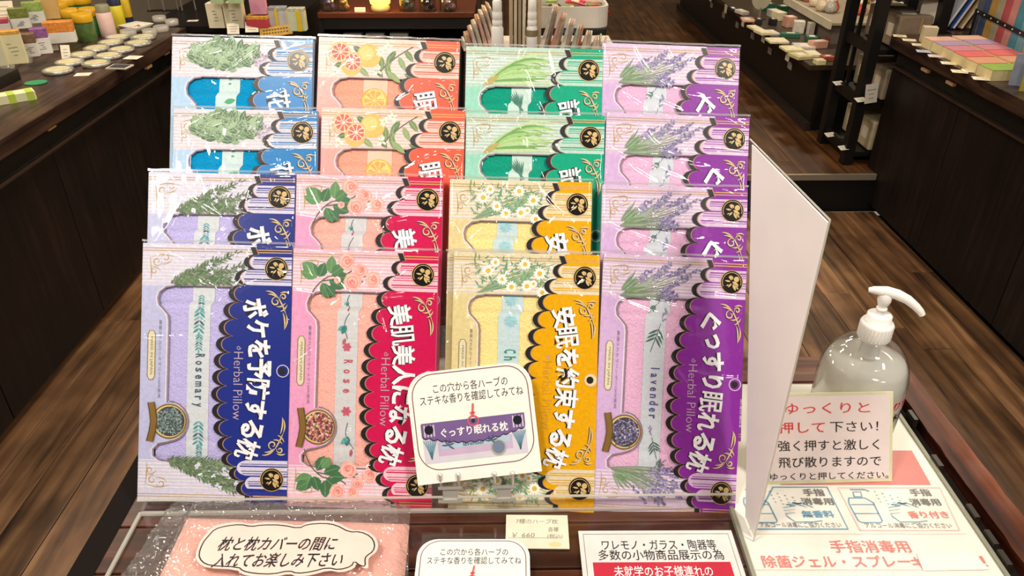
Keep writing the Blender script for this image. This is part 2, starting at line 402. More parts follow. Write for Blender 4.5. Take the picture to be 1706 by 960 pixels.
def herb(kind, mb, z, flip):
    rg = random.Random(sum(map(ord, kind))+flip); cnt = [0]
    def fn(u, v):
        return ((u-PW/2)*S, (PH-((PH-5-v) if flip else v))*S, z+cnt[0]*.00000055)
    def nx(): cnt[0] += 1
    if kind == 'rosemary':
        for k in range(26):
            a = -.95+.98*rg.random()-.05; l = rg.uniform(70, 140); u0, v0 = 48, 66-rg.random()*4
            b = [(u0+l*t*cos(a*.55-.0), v0+l*t*sin(a*.55)*.85) for t in [j/9 for j in range(10)]]
            nx(); ribbon(mb, b, 1.4, fn, flat('#6f7560'))
            for t in range(1, 18):
                uu = u0+l*t/18*cos(a*.55); vv = v0+l*t/18*sin(a*.55)*.85
                if vv < 8: continue
                for sg in (-1, 1):
                    if rg.random() < .8: nx(); leaf(mb, uu, vv, rg.uniform(7, 12), 2.1, a*.55+sg*rg.uniform(.5, .9), fn, rg.choice([G1, G2, flat('#5f7a58'), flat('#8c9c86'), flat('#4b6149')]))
        for k in range(11):
            cu, cv = rg.uniform(95, 180), rg.uniform(14, 60)
            for j in range(5): nx(); leaf(mb, cu, cv, 4.6, 2.6, j*1.257+rg.random(), fn, flat('#d9d6ea'))
    elif kind == 'rose':
        st = flat('#5b5f45')
        for c in (bez((28, 90), (34, 60), (60, 45), 10), bez((60, 45), (90, 38), (120, 52), 10), bez((50, 52), (80, 50), (100, 34), 10), bez((70, 44), (90, 56), (125, 42))): nx(); ribbon(mb, c, 2, fn, st)
        for u, v, l, a in ((40, 48, 28, -1.9), (45, 46, 26, -1.2), (42, 45, 30, 3.4), (64, 40, 30, -1.5), (66, 42, 28, -.7), (62, 52, 30, .35), (50, 55, 28, 1.1), (75, 46, 22, .0), (36, 36, 24, -2.6), (58, 60, 22, .9)):
            nx(); leaf(mb, u, v, l, 19, a, fn, rg.choice([flat('#4a7a4c'), flat('#3c6b46'), flat('#5f8c58')]), flat('#7fa874'))
        for u, v, r in ((86, 22, 13), (120, 36, 11), (140, 50, 13), (104, 58, 14), (112, 20, 10)) if flip else ((91, 20, 14), (115, 34, 12), (136, 48, 13), (101, 52, 15), (76, 50, 6)):
            for q, c in ((1, '#e9a79c'), (.84, '#f3bdb0'), (.68, '#e58f86'), (.52, '#f2b3a6'), (.34, '#dd7f78'), (.16, '#f0a79a')):
                nx(); disc(mb, u+rg.uniform(-1, 1)*(1-q)*3, v+rg.uniform(-1, 1)*(1-q)*3, r*q, fn, flat(c), 14, wob=.1, rg=rg)
    elif kind == 'chamomile':
        for k in range(30):
            c = bez((40+rg.random()*8, 66), (70+rg.random()*30, 55-rg.random()*20), (80+rg.random()*95, 12+rg.random()*46)); nx(); ribbon(mb, c, 1.3, fn, rg.choice([flat('#8fa882'), flat('#738f6b')]))
        for k in range(150):
            nx(); u = rg.uniform(35, 160); v = rg.uniform(12, 62); leaf(mb, u, v, rg.uniform(7, 14), 2.6, rg.uniform(-2.4, .6), fn, rg.choice([G3, flat('#7ea88a'), flat('#5d9a7b'), G2]))
        for u, v, r in ((58, 30, 12), (82, 44, 10), (98, 56, 11), (124, 54, 11), (145, 33, 12), (120, 18, 11), (150, 64, 11), (135, 50, 7), (70, 16, 9), (165, 46, 8)):
            for j in range(13): nx(); leaf(mb, u, v, r, 4.2, j*2*pi/13+rg.random()*.2, fn, flat('#eeece2'))
            nx(); disc(mb, u, v, r*.36, fn, flat('#d8b13e'), 10)
    elif kind == 'lavender':
        for k in range(17):
            a = (-.78 if k < 4 else -.55)+.55*rg.random()+(.0); l = rg.uniform(60, 118); t0 = l*.58
            if k >= 4: l = rg.uniform(85, 145); t0 = l*.72; a = -.60+.60*(k-4)/12
            u0, v0 = 32, 68; l = min(l, (v0-11)/max(.01, -sin(a))); t0 = min(t0, l*.7); nx(); ribbon(mb, [(u0+l*t*cos(a), v0+l*t*sin(a)+3*math.sin(t*3)) for t in [j/6 for j in range(7)]], 1.8, fn, rg.choice([flat('#8b9a80'), flat('#74876c'), flat('#9aa891')]))
            if l*sin(a)+v0 < 11: l = (v0-11)/-sin(a); t0 = l*.65
            for q in range(26):
                t = t0+(l-t0)*rg.random(); wv = 3.6*(1-.5*(t-t0)/(l-t0+1e-6))
                nx(); leaf(mb, u0+t*cos(a)+rg.uniform(-1, 1)*wv*.6, v0+t*sin(a)+rg.uniform(-1, 1)*wv+3*math.sin(t/l*3), rg.uniform(3, 6), 2.8, a+rg.uniform(-.9, .9), fn, rg.choice([flat('#8f82ad'), flat('#7b6c9c'), flat('#a79bc0'), flat('#6a5c8c')]))
        for k in range(26):
            nx(); leaf(mb, 32+rg.random()*10, 66-rg.random()*10, rg.uniform(16, 40), 2.6, rg.uniform(-1.15, -.1), fn, rg.choice([G2, flat('#8ba186'), flat('#6b8466')]))
    elif kind == 'mint':
        for k in range(190):
            u = rg.uniform(46, 152); v = 36+rg.uniform(-26, 26)*(1-abs(u-95)/90)
            nx(); leaf(mb, u-8, v, rg.uniform(14, 24), rg.uniform(8, 12), rg.uniform(-2.8, .6), fn, rg.choice([flat('#6f8c66'), flat('#86a37b'), flat('#5b7a58'), flat('#9ab591'), flat('#4d6b4c')]), flat('#a5bb98'))
        for k in range(50):
            nx(); disc(mb, 158+rg.gauss(0, 8), 38+rg.gauss(0, 7), 2.6, fn, rg.choice([flat('#b7a6bb'), flat('#9f8ba6'), flat('#d3c8d6')]), 7)
    elif kind == 'grapefruit':
        lf = [flat('#6f8a52'), flat('#55764a'), flat('#8aa06a')]
        for u, v, l, a in ((60, 14, 24, .6), (28, 50, 26, -.3), (70, 50, 26, .7), (125, 25, 30, 1.7), (118, 40, 32, 1.3), (140, 30, 28, 1.1), (150, 18, 26, .9), (150, 60, 34, .35), (120, 55, 34, .7), (135, 20, 26, 2.2), (100, 50, 22, .9), (110, 30, 26, 1.5)): nx(); leaf(mb, u, v, l, 11, a, fn, rg.choice(lf), flat('#a8b98c'))
        nx(); ribbon(mb, bez((105, 62), (125, 35), (165, 12)), 2, fn, flat('#6b5a48'))
        for u, v, r in ((88, 30, 21), (58, 48, 18)): nx(); disc(mb, u, v, r, fn, flat('#e2b45e'), 22); nx(); disc(mb, u-4, v-4, r*.6, fn, flat('#ecc77a'), 18)
        for u, v, r in ((38, 25, 18), (60, 42, 17)):
            nx(); disc(mb, u, v, r, fn, flat('#edb070'), 22); nx(); disc(mb, u, v, r*.88, fn, flat('#f3d3b4'), 22)
            for j in range(9):
                a = j*2*pi/9; nx(); mb.poly([fn(u+1.5*cos(a), v+1.5*sin(a)), fn(u+r*.8*cos(a+.06), v+r*.8*sin(a+.06)), fn(u+r*.84*cos(a+.33), v+r*.84*sin(a+.33)), fn(u+r*.8*cos(a+.62), v+r*.8*sin(a+.62))], flat('#dc6157'))
            nx(); disc(mb, u, v, 2.2, fn, flat('#f6dccb'), 8)
        for cu, cv in ((30, 60), (108, 22), (104, 56), (122, 14), (172, 52)):
            for j in range(6): nx(); leaf(mb, cu, cv, 10, 4.6, j*1.047+rg.random(), fn, flat('#e5e6d2'))
            nx(); disc(mb, cu, cv, 1.8, fn, flat('#b9b763'), 7)
    else:
        for k in range(70):
            a = -.85+.95*rg.random(); l = rg.uniform(60, 135); u0 = 38+rg.random()*10
            c = bez((u0, 64-rg.random()*5), (u0+l*.45, 64+l*sin(a)*.65-6), (u0+l*cos(a*.6), 56+l*sin(a*.6)*.6+rg.uniform(-3, 8)), 7)
            c = [(p, max(8, q)) for p, q in c]; nx(); ribbon(mb, c, rg.uniform(2.5, 5), fn, rg.choice([flat('#7fae5c'), flat('#98bf73'), flat('#6b9c56'), flat('#a9c98c'), flat('#b9cf9c')]), True)
        nx(); ribbon(mb, bez((32, 68), (45, 60), (60, 50)), 10, fn, flat('#b0a05c'), True)
def sprig(kind, mb, fn, u, v, s, a0, rg):
    def lf(x_, y_, l, w_, a, c):
        leaf(mb, u+s*(x_*cos(a0)-y_*sin(a0)), v+s*(x_*sin(a0)+y_*cos(a0)), l*s, w_*s, a+a0, fn, flat(c))
    if kind == 'rosemary':
        for k in range(6):
            for sg in (-1, 1): lf(k*8, 0, 15, 4.4, sg*.85+.1*rg.random(), ['#58a3a3', '#3f8c8e', '#6db4b0', '#3d5f6f'][k % 4])
        lf(46, 0, 15, 4, 0, '#58a3a3')
    elif kind == 'lavender':
        ribbon(mb, [(u+s*t*cos(a0), v+s*t*sin(a0)) for t in (0, 20, 50)], 1, fn, flat('#44605a'))
        for k in range(3):
            for sg in (-1, 1): lf(10+k*7, 0, 20, 3.6, sg*.8, '#41685d')
        for k in range(8): lf(-4-k*2.6, rg.uniform(-3, 3), 6, 3, rg.uniform(2, 4), '#8a86ab')
    elif kind == 'rose':
        ribbon(mb, [(u+s*(t*cos(a0)-6*sin(t/12)*sin(a0)), v+s*(t*sin(a0)+6*sin(t/12)*cos(a0))) for t in range(0, 50, 5)], 1.2, fn, flat('#56606a'))
        lf(22, 3, 17, 10, .3, '#357a76'); lf(24, 3, 16, 9, 1.0, '#5aa39a'); lf(44, 0, 13, 6, .3, '#b0566a')
    elif kind == 'chamomile':
        for j in range(11): lf(20, 0, 14, 5, j*2*pi/11, '#8fc3d0')
        disc(mb, u+s*20*cos(a0), v+s*20*sin(a0), 4.4*s, fn, flat('#d5c26a'), 10)
    elif kind == 'mint':
        lf(8, 0, 21, 10, -.35, '#2f9a58'); lf(9, 22, 17, 9, -.2, '#2f9a58')
    elif kind == 'lemongrass':
        for k in range(5): lf(0, k*5-8, 46, 3.4, .25-.14*k, '#3b7a6a')
KIND = {
 'rosemary': dict(card='#b9badc', band='#cfcadd', panel='#1b2c84', towel='#bdb4e4', rib='#ccd1d6', title='ボケを予防する枕', word='Rosemary', wcol='#40586a', small='厳選されたローズマリー100%使用', stripe='#5f5596'),
 'rose': dict(card='#e39cc2', band='#e5b9c6', panel='#c8104f', towel='#f3b0a4', rib='#c8c8ca', title='美肌美人になる枕', word='Rose', wcol='#c04a5c', small='厳選されたローズレッド100%使用', stripe='#d0406f'),
 'chamomile': dict(card='#d9c891', band='#d9ccab', panel='#dfa304', towel='#f0d792', rib='#b9ced2', title='安眠を約束する枕', word='Chamomile', wcol='#1f8576', small='厳選されたジャーマンカモミール使用', stripe='#c79f3a'),
 'lavender': dict(card='#cbaad4', band='#cfb6d2', panel='#842797', towel='#e2b2d2', rib='#c6ccd4', title='ぐっすり眠れる枕', word='lavender', wcol='#54488a', small='厳選されたラベンダー100%使用', stripe='#9a55a6'),
 'mint': dict(card='#a4c3de', band='#cdc6d0', panel='#0a79bb', towel='#0890c4', rib='#c3d6d6', title='花', word='', wcol='#208a58', small='', stripe='#2f86ba'),
 'grapefruit': dict(card='#efa09a', band='#eabfb3', panel='#ec5c44', towel='#eda48d', rib='#e3c0a4', title='眠', word='', wcol='#c98d2e', small='', stripe='#e2614f'),
 'lemongrass': dict(card='#93cdb9', band='#b3cbbd', panel='#04a07c', towel='#14967c', rib='#bcd2ca', title='記', word='', wcol='#3b7a6a', small='', stripe='#3fae91'),
}
def towelz(u, v):
    t = max(0, min(1, (v-66)/290)); q = max(0, min(1, (u-20)/150))
    z = -.0012+.0030*sin(pi*t)**.35*sin(pi*(q*.8+.1))**.4
    z += .0004*noise.noise(Vector((u*.12, v*.12, 3)))+.00025*noise.noise(Vector((u*.4, v*.4, 8)))
    for vs in (98, 322): z -= .0011*math.exp(-((v-vs-.02*u)/2.2)**2)
    return z
def title_pos(v):
    t = (v-104)/(342-104)                     # follows the arched lettering of the photo
    return 188+42*t-52*t*t
_ratio = 1
def make_pack(kind, seed, full=True):
    k = KIND[kind]; rg = random.Random(seed); root = empty('pillow_pack', (0, 0, 0))
    card, panel, band = flat(k['card'], .35), flat(k['panel'], .3), flat(k['band'], .35)
    gold, brown, black = flat('#b79a63', .35), flat('#8a7680', .5), flat('#17141a', .4)
    # ---- cardboard front with its window
    left = [(0, 70), (52, 70), (40, 72), (30, 80), (27, 90), (29, 101), (37, 109), (44, 117), (46, 128), (46, 262)]
    left += [(48+33*cos(a), 293+33*sin(a)) for a in [R(-85+14*i) for i in range(12)]]
    left += [(46, 328), (32, 331), (24, 340), (25, 351), (36, 357), (52, 359), (0, 359)]
    F = L3(.0026); mb = MB()
    mb.poly([F(*p) for p in reversed(left)], card)
    rect(mb, 0, 0, 187, 70, F, band); rect(mb, 0, 359, 187, PH, F, band)
    rect(mb, 187, 0, PW, PH, F, panel)
    Fb = L3(-.0042)
    mb.poly([Fb(0, 0), Fb(PW, 0), Fb(PW, PH), Fb(0, PH)], card)
    Ff = L3(-.0030); rect(mb, 14, 60, PW-2, 368, Ff, flat('#8e8a86'))
    for a, b in (((0, 0), (0, PH)), ((0, PH), (PW, PH)), ((PW, PH), (PW, 0)), ((PW, 0), (0, 0))):
        mb.poly([F(*a), F(*b), Fb(*b), Fb(*a)], card)
    F2 = L3(.00275); st = flat(k['stripe'])
    for vv in (8, 12): ribbon(mb, [(0, vv), (187, vv)], 1.3, F2, gold); ribbon(mb, [(0, PH-vv), (187, PH-vv)], 1.3, F2, gold)
    for j in range(9):
        vv = 18+j*5.6; ribbon(mb, [(0, vv), (187, vv)], 1.6, F2, flat('#e6e0e2')); ribbon(mb, [(0, PH-5-vv), (187, PH-5-vv)], 1.6, F2, flat('#e6e0e2'))
    ribbon(mb, left[1:-1], 2.6, F2, brown); ribbon(mb, [(p[0]-3.4, p[1]) for p in left[2:-2]], 1.4, F2, flat('#e9dfe3'))
    ribbon(mb, [(52, 69), (165, 69)], 2, F2, brown); ribbon(mb, [(52, 360), (165, 360)], 2, F2, brown)
    corner(mb, .0028, 0, gold); corner(mb, .0028, 1, gold)
    Fp = L3(.0029)
    plq = [(12, 150), (15, 144), (21, 144), (24, 150), (24, 219), (21, 225), (15, 225), (12, 219)]
    mb.poly([Fp(*p) for p in reversed(plq)], flat('#d9cfae')); ribbon(mb, plq+[plq[0]], 1.5, L3(.00295), flat('#8d7c5a'))
    text(mb, 'MADE IN JAPAN', lambda a, b: ((18-PW/2)*S+a, (PH-185)*S+b, .0030), 0, 0, w_=62*S, h_=5*S, ang=-pi/2, ma=flat('#6e6346'))
    if k['small']: text(mb, k['small'], lambda a, b: ((32-PW/2)*S+a, (PH-190)*S+b, .0030), 0, 0, w_=128*S, h_=4.6*S, ang=-pi/2, ma=flat('#8a7c92'))
    mb.build('card', root)
    # ---- folded towel pillow in the window and its woven ribbon
    tw = mat(k['towel'], .95, var=.1, scale=500, bump=.6, spec=.1)
    mb = MB(); mb.grid(lambda a, b: ((26+a*134-PW/2)*S, (PH-(360-b*292))*S, towelz(26+a*134, 360-b*292)), 40, 76, tw); mb.build('towel_pillow', root)
    rb = mat(k['rib'], .6, var=.06, scale=400, bump=.2); mb = MB()
    uo = lambda v: 3*math.tanh((98-v)/1.5)+0
    FR = lambda u, v, dz=.0005: ((u-PW/2)*S, (PH-v)*S, max(towelz(u, v), -.002)+dz)
    if kind != 'grapefruit': mb.grid(lambda a, b: FR(80+a*36+uo(360-b*292), 360-b*292), 8, 76, rb)
    FE = lambda u, v: FR(u, v, .0009)
    if kind == 'rosemary':
        sprig(kind, mb, FE, 98, 84, .5, 1.6, rg); sprig(kind, mb, FE, 96, 106, .82, 1.6, rg); sprig(kind, mb, FE, 96, 148, .55, 1.6, rg); sprig(kind, mb, FE, 98, 292, .8, 1.6, rg); sprig(kind, mb, FE, 99, 330, .5, 1.6, rg)
    elif kind == 'lavender':
        sprig(kind, mb, FE, 96, 80, .4, 2.3, rg); sprig(kind, mb, FE, 104, 112, 1.0, 1.9, rg); sprig(kind, mb, FE, 98, 300, .75, 1.3, rg); sprig(kind, mb, FE, 104, 350, .5, -.6, rg)
    elif kind == 'rose':
        sprig(kind, mb, FE, 97, 74, .5, 1.6, rg); sprig(kind, mb, FE, 98, 104, .95, 1.7, rg); sprig(kind, mb, FE, 100, 285, 1., 1.4, rg)
        for c in ((95, 160, 8), (97, 266, 9)):
            for j in range(6): leaf(mb, c[0], c[1], c[2], 6, j*1.05, FE, flat('#c2566b'))
    elif kind == 'chamomile':
        for vv in (60, 95, 300, 325): sprig(kind, mb, FE, 98, vv, .85, pi/2, rg)
    elif kind == 'mint': sprig(kind, mb, FE, 85, 112, .95, .1, rg); sprig(kind, mb, FE, 96, 72, .35, .1, rg)
    elif kind == 'lemongrass': sprig(kind, mb, FE, 84, 78, .9, 1., rg); sprig(kind, mb, FE, 98, 80, .8, 1.5, rg)
    elif kind == 'grapefruit':
        mb.grid(lambda a, b: FR(80+a*42, 360-b*292), 8, 76, mat('#e6c3ab', .7, var=.05))
        disc(mb, 100, 108, 23, FE, flat('#e3a83c'), 26, r2=22); disc(mb, 100, 108, 20, lambda u, v: FR(u, v, .00105), flat('#f0c878'), 24)
        for j in range(9):
            a = j*2*pi/9; f = lambda u, v: FR(u, v, .0012)
            mb.poly([f(100+2*cos(a), 108+2*sin(a)), f(100+17*cos(a+.05), 108+17*sin(a+.05)), f(100+18.5*cos(a+.33), 108+18.5*sin(a+.33)), f(100+17*cos(a+.6), 108+17*sin(a+.6))], flat('#e8a04a'))
    if k['word']:
        v0 = 178 if kind != 'chamomile' else 156; n = len(k['word']); pitch = 11.6 if n > 4 else 16
        for j, ch in enumerate(k['word']):
            v = v0+6+j*pitch if kind != 'lavender' else 186+j*pitch*.98
            # narrow embroidered capitals, reading downwards
            vs, fs, x0, x1, y0, y1 = glyphs(ch, .02); hh = 20 if kind == 'chamomile' else 15
            sy_ = hh*S/.72; sx_ = (6.5 if ch not in 'mM' else 8.5)*S/max(.25, x1-x0)
            if ch in 'il': sx_ = 14*S
            pts = []
            for x_, y_ in vs:
                a = (x_-(x0+x1)/2)*sx_/S; b = (y_-.33)*sy_/S; q = FR(98+b, v+a, .0010); pts.append(q)
            mb.add(pts, fs, flat(k['wcol']))
    mb.build('ribbon_band', root)
    # ---- dried herb porthole with its gold scroll
    mb = MB(); Fm = L3(.0033); gr = mat('#b08a4a', .3, metal=.6, var=.15)
    disc(mb, 50, 293, 29, L3(.0031), gr, 36); disc(mb, 50, 293, 26.5, Fm, flat('#d9c283'), 36); disc(mb, 51, 293, 24.5, L3(.0034), flat('#3c3a40'), 36)
    cols = {'rosemary': ['#7f948f', '#64807c', '#99aba5', '#52696a'], 'rose': ['#a5495c', '#7d2f45', '#d3907a', '#c9a25c', '#e3b9a4'], 'lavender': ['#8f86ab', '#6b6490', '#b9b3cf', '#4c4668'], 'chamomile': ['#d3c078', '#a8a05c']}.get(kind, ['#8aa08a', '#66806a'])
    for j in range(260):
        a, r = rg.random()*2*pi, 22.5*math.sqrt(rg.random()); leaf(mb, 51+r*cos(a), 293+r*sin(a), rg.uniform(3, 6 if kind != 'rose' else 7), rg.uniform(1.4, 2.4 if kind != 'rose' else 4.5), rg.random()*6.28, L3(.0035+j*.000001), flat(rg.choice(cols)))
    fb = L3(.0039); band_p = [(20, 262), (23, 277), (25, 293), (23, 309), (19, 326)]
    ribbon(mb, band_p, 12, fb, gr); ribbon(mb, [(p[0]-5, p[1]) for p in band_p], 1.4, L3(.0040), flat('#5c3f1c')); ribbon(mb, [(p[0]+5, p[1]) for p in band_p], 1.4, L3(.0040), flat('#5c3f1c'))
    mb.build('porthole', root)
    # ---- herb pictures (top and bottom)
    for fl in (0, 1): mb = MB(); herb(kind, mb, .00285, fl); mb.build('herb_picture', root)
    # ---- scalloped title panel
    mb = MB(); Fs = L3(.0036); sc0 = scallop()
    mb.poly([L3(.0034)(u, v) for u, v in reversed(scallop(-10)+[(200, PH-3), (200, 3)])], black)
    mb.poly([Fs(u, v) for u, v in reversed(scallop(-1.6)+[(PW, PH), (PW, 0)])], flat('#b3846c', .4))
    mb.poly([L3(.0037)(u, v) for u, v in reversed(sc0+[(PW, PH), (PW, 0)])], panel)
    F3 = L3(.0038)
    for fl in (0, 1):
        pp = [(u, v) for u, v in sc0[1:-1] if 19 < v < 66]; pp = [(u, PH-5-v) for u, v in pp] if fl else pp
        va, vb = (PH-5-19, PH-5-66) if fl else (19, 66)
        q = [F3(u, v) for u, v in pp+[(PW, vb), (PW, va)]]; mb.poly(q if fl else q[::-1], flat(k['band']))
        for j, vv in enumerate((24, 27.5, 31, 40, 44, 48, 56, 59.5)):
            u0_ = 181 if vv < 36 else 168 if vv < 50 else 166; vq = PH-5-vv if fl else vv
            hgt = 1.5 if j % 3 else 2.2; rect(mb, u0_+abs(vv-(29 if vv < 40 else 52))*.5, vq-hgt/2, PW, vq+hgt/2, L3(.00386), flat(k['stripe'] if j % 3 else k['panel']))
        for j in range(0):
            vv = 20+j*4.4; hgt = 2.4 if j % 3 else 3.2
            # stripe starts where the scallop edge is
            uu = 176+4*abs(((vv-29)/12.) if vv < 41 else 0) if vv < 41 else 167+abs(vv-52)*.35
            vq = PH-5-vv if fl else vv; uu += 10 if fl and 0 else 0
            rect(mb, uu, vq-hgt/2, PW, vq+hgt/2, F3, flat('#e4dee4'))
        vq = PH-5-43 if fl else 43
        for q in (8, 12): vq = PH-q if fl else q; rect(mb, 190, vq-.8, PW, vq+.8, F3, flat('#cc9f5c'))
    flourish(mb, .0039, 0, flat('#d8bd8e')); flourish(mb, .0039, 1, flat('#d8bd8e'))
    # title lettering
    n = len(k['title']); tl = k['title']
    vs_ = [104+(336-104)*j/7 for j in range(8)][:n]
    if n == 1: vs_ = [108]
    for v, ch in zip(vs_, tl):
        u = title_pos(v)
        if kind == 'rose': u -= 4
        dv = (title_pos(v+3)-title_pos(v-3))/6; ang = -pi/2+math.atan(dv)*1.1
        big = 36 if ch not in 'ぐっすりるれなにのをケ' else 33
        if ch == 'っ': big = 26
        for dz, du, col, of in ((0, -1.9, '#120f1c', .05), (.0002, 0, '#efecf0', .014 if ch in '眠肌確' else .018 if ch in '記花' else .026 if ch in '防美枕約束安' else .036)):
            text(mb, ch, lambda a, b: ((u+du-PW/2)*S+a, (PH-v)*S+b, .0040+dz), 0, 0, w_=(big if ch not in 'りく' else big*.7)*S*.93, h_=(big+4)*S*(1 if ch != 'っ' else .85), ang=ang, ma=flat(col, .4), off=of)
    if n > 1:
        text(mb, 'Herbal Pillow', lambda a, b: ((162-PW/2)*S+a, (PH-232)*S+b, .00415), 0, 0, w_=112*S, h_=15*S, ang=-pi/2, ma=flat({'chamomile': '#d09a2e'}.get(kind, '#b9a2b4'), .4), off=-.008)
        ribbon(mb, spiral(162, 169, 4, 1, 0, 1.2, 10), 1, L3(.0041), flat('#b9a2b4'))
    # air-hole badge
    disc(mb, 235, 206, 10.5, L3(.0041), flat('#cfc3cf'), 22); disc(mb, 235, 206, 9, L3(.00418), panel if kind != 'chamomile' else flat('#e6cf8a'), 22); disc(mb, 234, 206, 6, L3(.00425), flat('#0c0a0e'), 18)
    mb.build('title_panel', root)
    for fl in (0, 1):
        mb = MB(); v = (PH-40) if fl else 38; u = 221
        disc(mb, u, v, 19.5, L3(.0043), GOLD, 30); disc(mb, u, v, 18.4, L3(.00435), flat('#171412', .25), 30)
        g = flat('#cfb077', .35)
        ribbon(mb, [(u+16*cos(a), v+16*sin(a)) for a in [i*.3-3.6 for i in range(14)]], .9, L3(.0044), g)
        for du_, dv_, a, l, w2 in ((1, -1, .5, 13, 5), (2, 3, 1.1, 12, 4.5), (0, 2, 2.3, 9, 3), (-2, -1, 3.3, 10, 3), (3, -4, -.1, 8, 3.5), (0, -3, -2.3, 9, 2.4), (1, -4, -1.5, 6, 2.4), (4, 6, .2, 8, 3), (-5, 4, 2.6, 5, 2), (8, 9, .4, 5, 2.5)): leaf(mb, u+du_, v+dv_, l, w2, a, L3(.00445), g)
        disc(mb, u+8, v-5, 4.6, L3(.0045), g, 10); disc(mb, u-2, v-8, 3, L3(.00448), g, 9)
        mb.build('emblem', root)
    # ---- clear film bag: creased front sheet, flat back, pinched top
    cre = []
    for j in range(16): 
        a = rg.uniform(-1.3, 1.3); cu, cv = rg.uniform(10, 240), rg.uniform(-4, 100) if j < 10 else rg.uniform(100, 420); cre.append((cu, cv, cos(a), sin(a), rg.uniform(25, 110), rg.uniform(.0012, .0026), rg.uniform(-.006, .006)))
    def fz(u, v):
        e = min(1, min(u+3, PW+3-u, v+6, PH+3-v)/9); z = .0048+.0004*noise.noise(Vector((u*.02, v*.02, seed)))
        for cu, cv, dx, dy, l, h, cvt in cre:
            x_, y_ = u-cu, v-cv; t = x_*dx+y_*dy; d = -x_*dy+y_*dx+cvt*t*t
            if abs(t) < l and abs(d) < 12: z += h*(1-(t/l)**2)*math.exp(-(d/4.2)**2)
        z += .00025*noise.noise(Vector((u*.09, v*.05, seed+9)))
        return .0002+(z-.0002)*max(0, e)**.4
    mb = MB(); mb.grid(lambda a, b: ((-3+a*(PW+6)-PW/2)*S, (PH+3-b*(PH+9)+.0)*S*0+(PH-(-6+(1-b)*(PH+9)))*S, fz(-3+a*(PW+6), -6+(1-b)*(PH+9))), 125, 200, FILM)
    mb.poly([L3(-.0048)(-3, -6), L3(-.0048)(PW+3, -6), L3(-.0048)(PW+3, PH+3), L3(-.0048)(-3, PH+3)], FILM)
    wav = [(-3+i*(PW+6)/30, -4.5+1.2*noise.noise(Vector((i*.4, seed, 0)))) for i in range(31)]
    ribbon(mb, wav, 3.4, L3(.0009), clear('film_seam_%d' % seed if 0 else 'film_seam', milk=.45, gloss=2, base=.15, rough=.1) if 'film_seam' not in bpy.data.materials else bpy.data.materials['film_seam'])
    mb.build('film_bag', root)
    return root
NAMES = {'rosemary': 'deep blue and lilac rosemary', 'rose': 'crimson and pink rose', 'chamomile': 'yellow chamomile', 'lavender': 'purple lavender', 'mint': 'bright blue leafy herb', 'grapefruit': 'orange-red grapefruit', 'lemongrass': 'green lemongrass'}
protos = {}; used = set()
# kind, left px, right px (at the top), top py, depth, roll, label
ROWD = {4: .786, 3: .802, 2: .818, 1: .834}
PACKS = [
 ('rosemary', 240, 489, 411, 4, -1.3, 'front pillow pack at far left, its whole front in view'),
 ('rosemary', 248, 495, 293, 3, -1.2, 'pillow pack directly behind the front one'),
 ('mint', 290, 531, 187, 2, -.8, 'pillow pack, lower of the two at upper left'),
 ('mint', 288, 524, 68, 1, -1.3, 'pillow pack, topmost of the far left column'),
 ('rose', 490, 731, 421, 4, -1.6, 'front pillow pack partly covered by the hole notice'),
 ('rose', 495, 739, 297, 3, -1.4, 'pillow pack standing directly behind the front one'),
 ('grapefruit', 537, 775, 186, 2, -1.3, 'pillow pack with sliced fruit, lower of the two'),
 ('grapefruit', 530, 769, 70, 1, -2.0, 'pillow pack with sliced fruit, in the top row'),
 ('chamomile', 757, 999, 426, 4, -1.4, 'front pillow pack with daisies and full title'),
 ('chamomile', 750, 986, 305, 3, -1.4, 'pillow pack of the second row from the front'),
 ('lemongrass', 777, 1007, 195, 2, -1.3, 'pillow pack, lower of the two above the yellow ones'),
 ('lemongrass', 777, 1004, 84, 1, -1.3, 'pillow pack in the top row'),
 ('lavender', 1005, 1243, 431, 4, -2.8, 'front pillow pack with its whole title in view'),
 ('lavender', 1003, 1244, 315, 3, -1.6, 'pillow pack, directly behind the front one'),
 ('lavender', 1010, 1247, 196, 2, -2.2, 'pillow pack, second from the top of its column'),
 ('lavender', 1003, 1231, 80, 1, -2.2, 'pillow pack, topmost of the far right column'),
]
def place_pack(o, x0, x1, yt, dep, roll):
    """top edge centre of the card projects to the mean of x0, x1 at height yt; the pack leans back parallel to the stand"""
    wpx = PW*S/dep*FPX; r = R(roll); cxp = (x0+x1)/2
    c = PD(cxp, yt, dep)                                   # middle of the top edge
    down = CR @ Vector((sin(r), -cos(r), 0)); base = c+down*(PH*S)
    o.location = base; m = CR.to_4x4() @ Matrix.Rotation(r, 4, 'Z'); o.rotation_euler = m.to_euler()
    s = ((x1-x0)/FPX*dep)/(PW*S); o.scale = (min(s, 1.01), 1.008, 1)
for n_, (kd, x0, x1, yt, row, roll, lb) in enumerate(PACKS):
    if kd not in protos: protos[kd] = make_pack(kd, n_+1); o = protos[kd]
    else: o = copy_tree(protos[kd])
    tag(o, NAMES[kd]+' '+lb, 'pillow pack', 'herbal pillow packs on the display stand')
    place_pack(o, x0, x1, yt, ROWD[row], roll)
o = copy_tree(protos['chamomile']); tag(o, 'yellow chamomile pillow pack peeking out left behind the front one', 'pillow pack', 'herbal pillow packs on the display stand')
place_pack(o, 744, 986, 424, .7938, -1.2); o.scale = (.98, 1, .33)
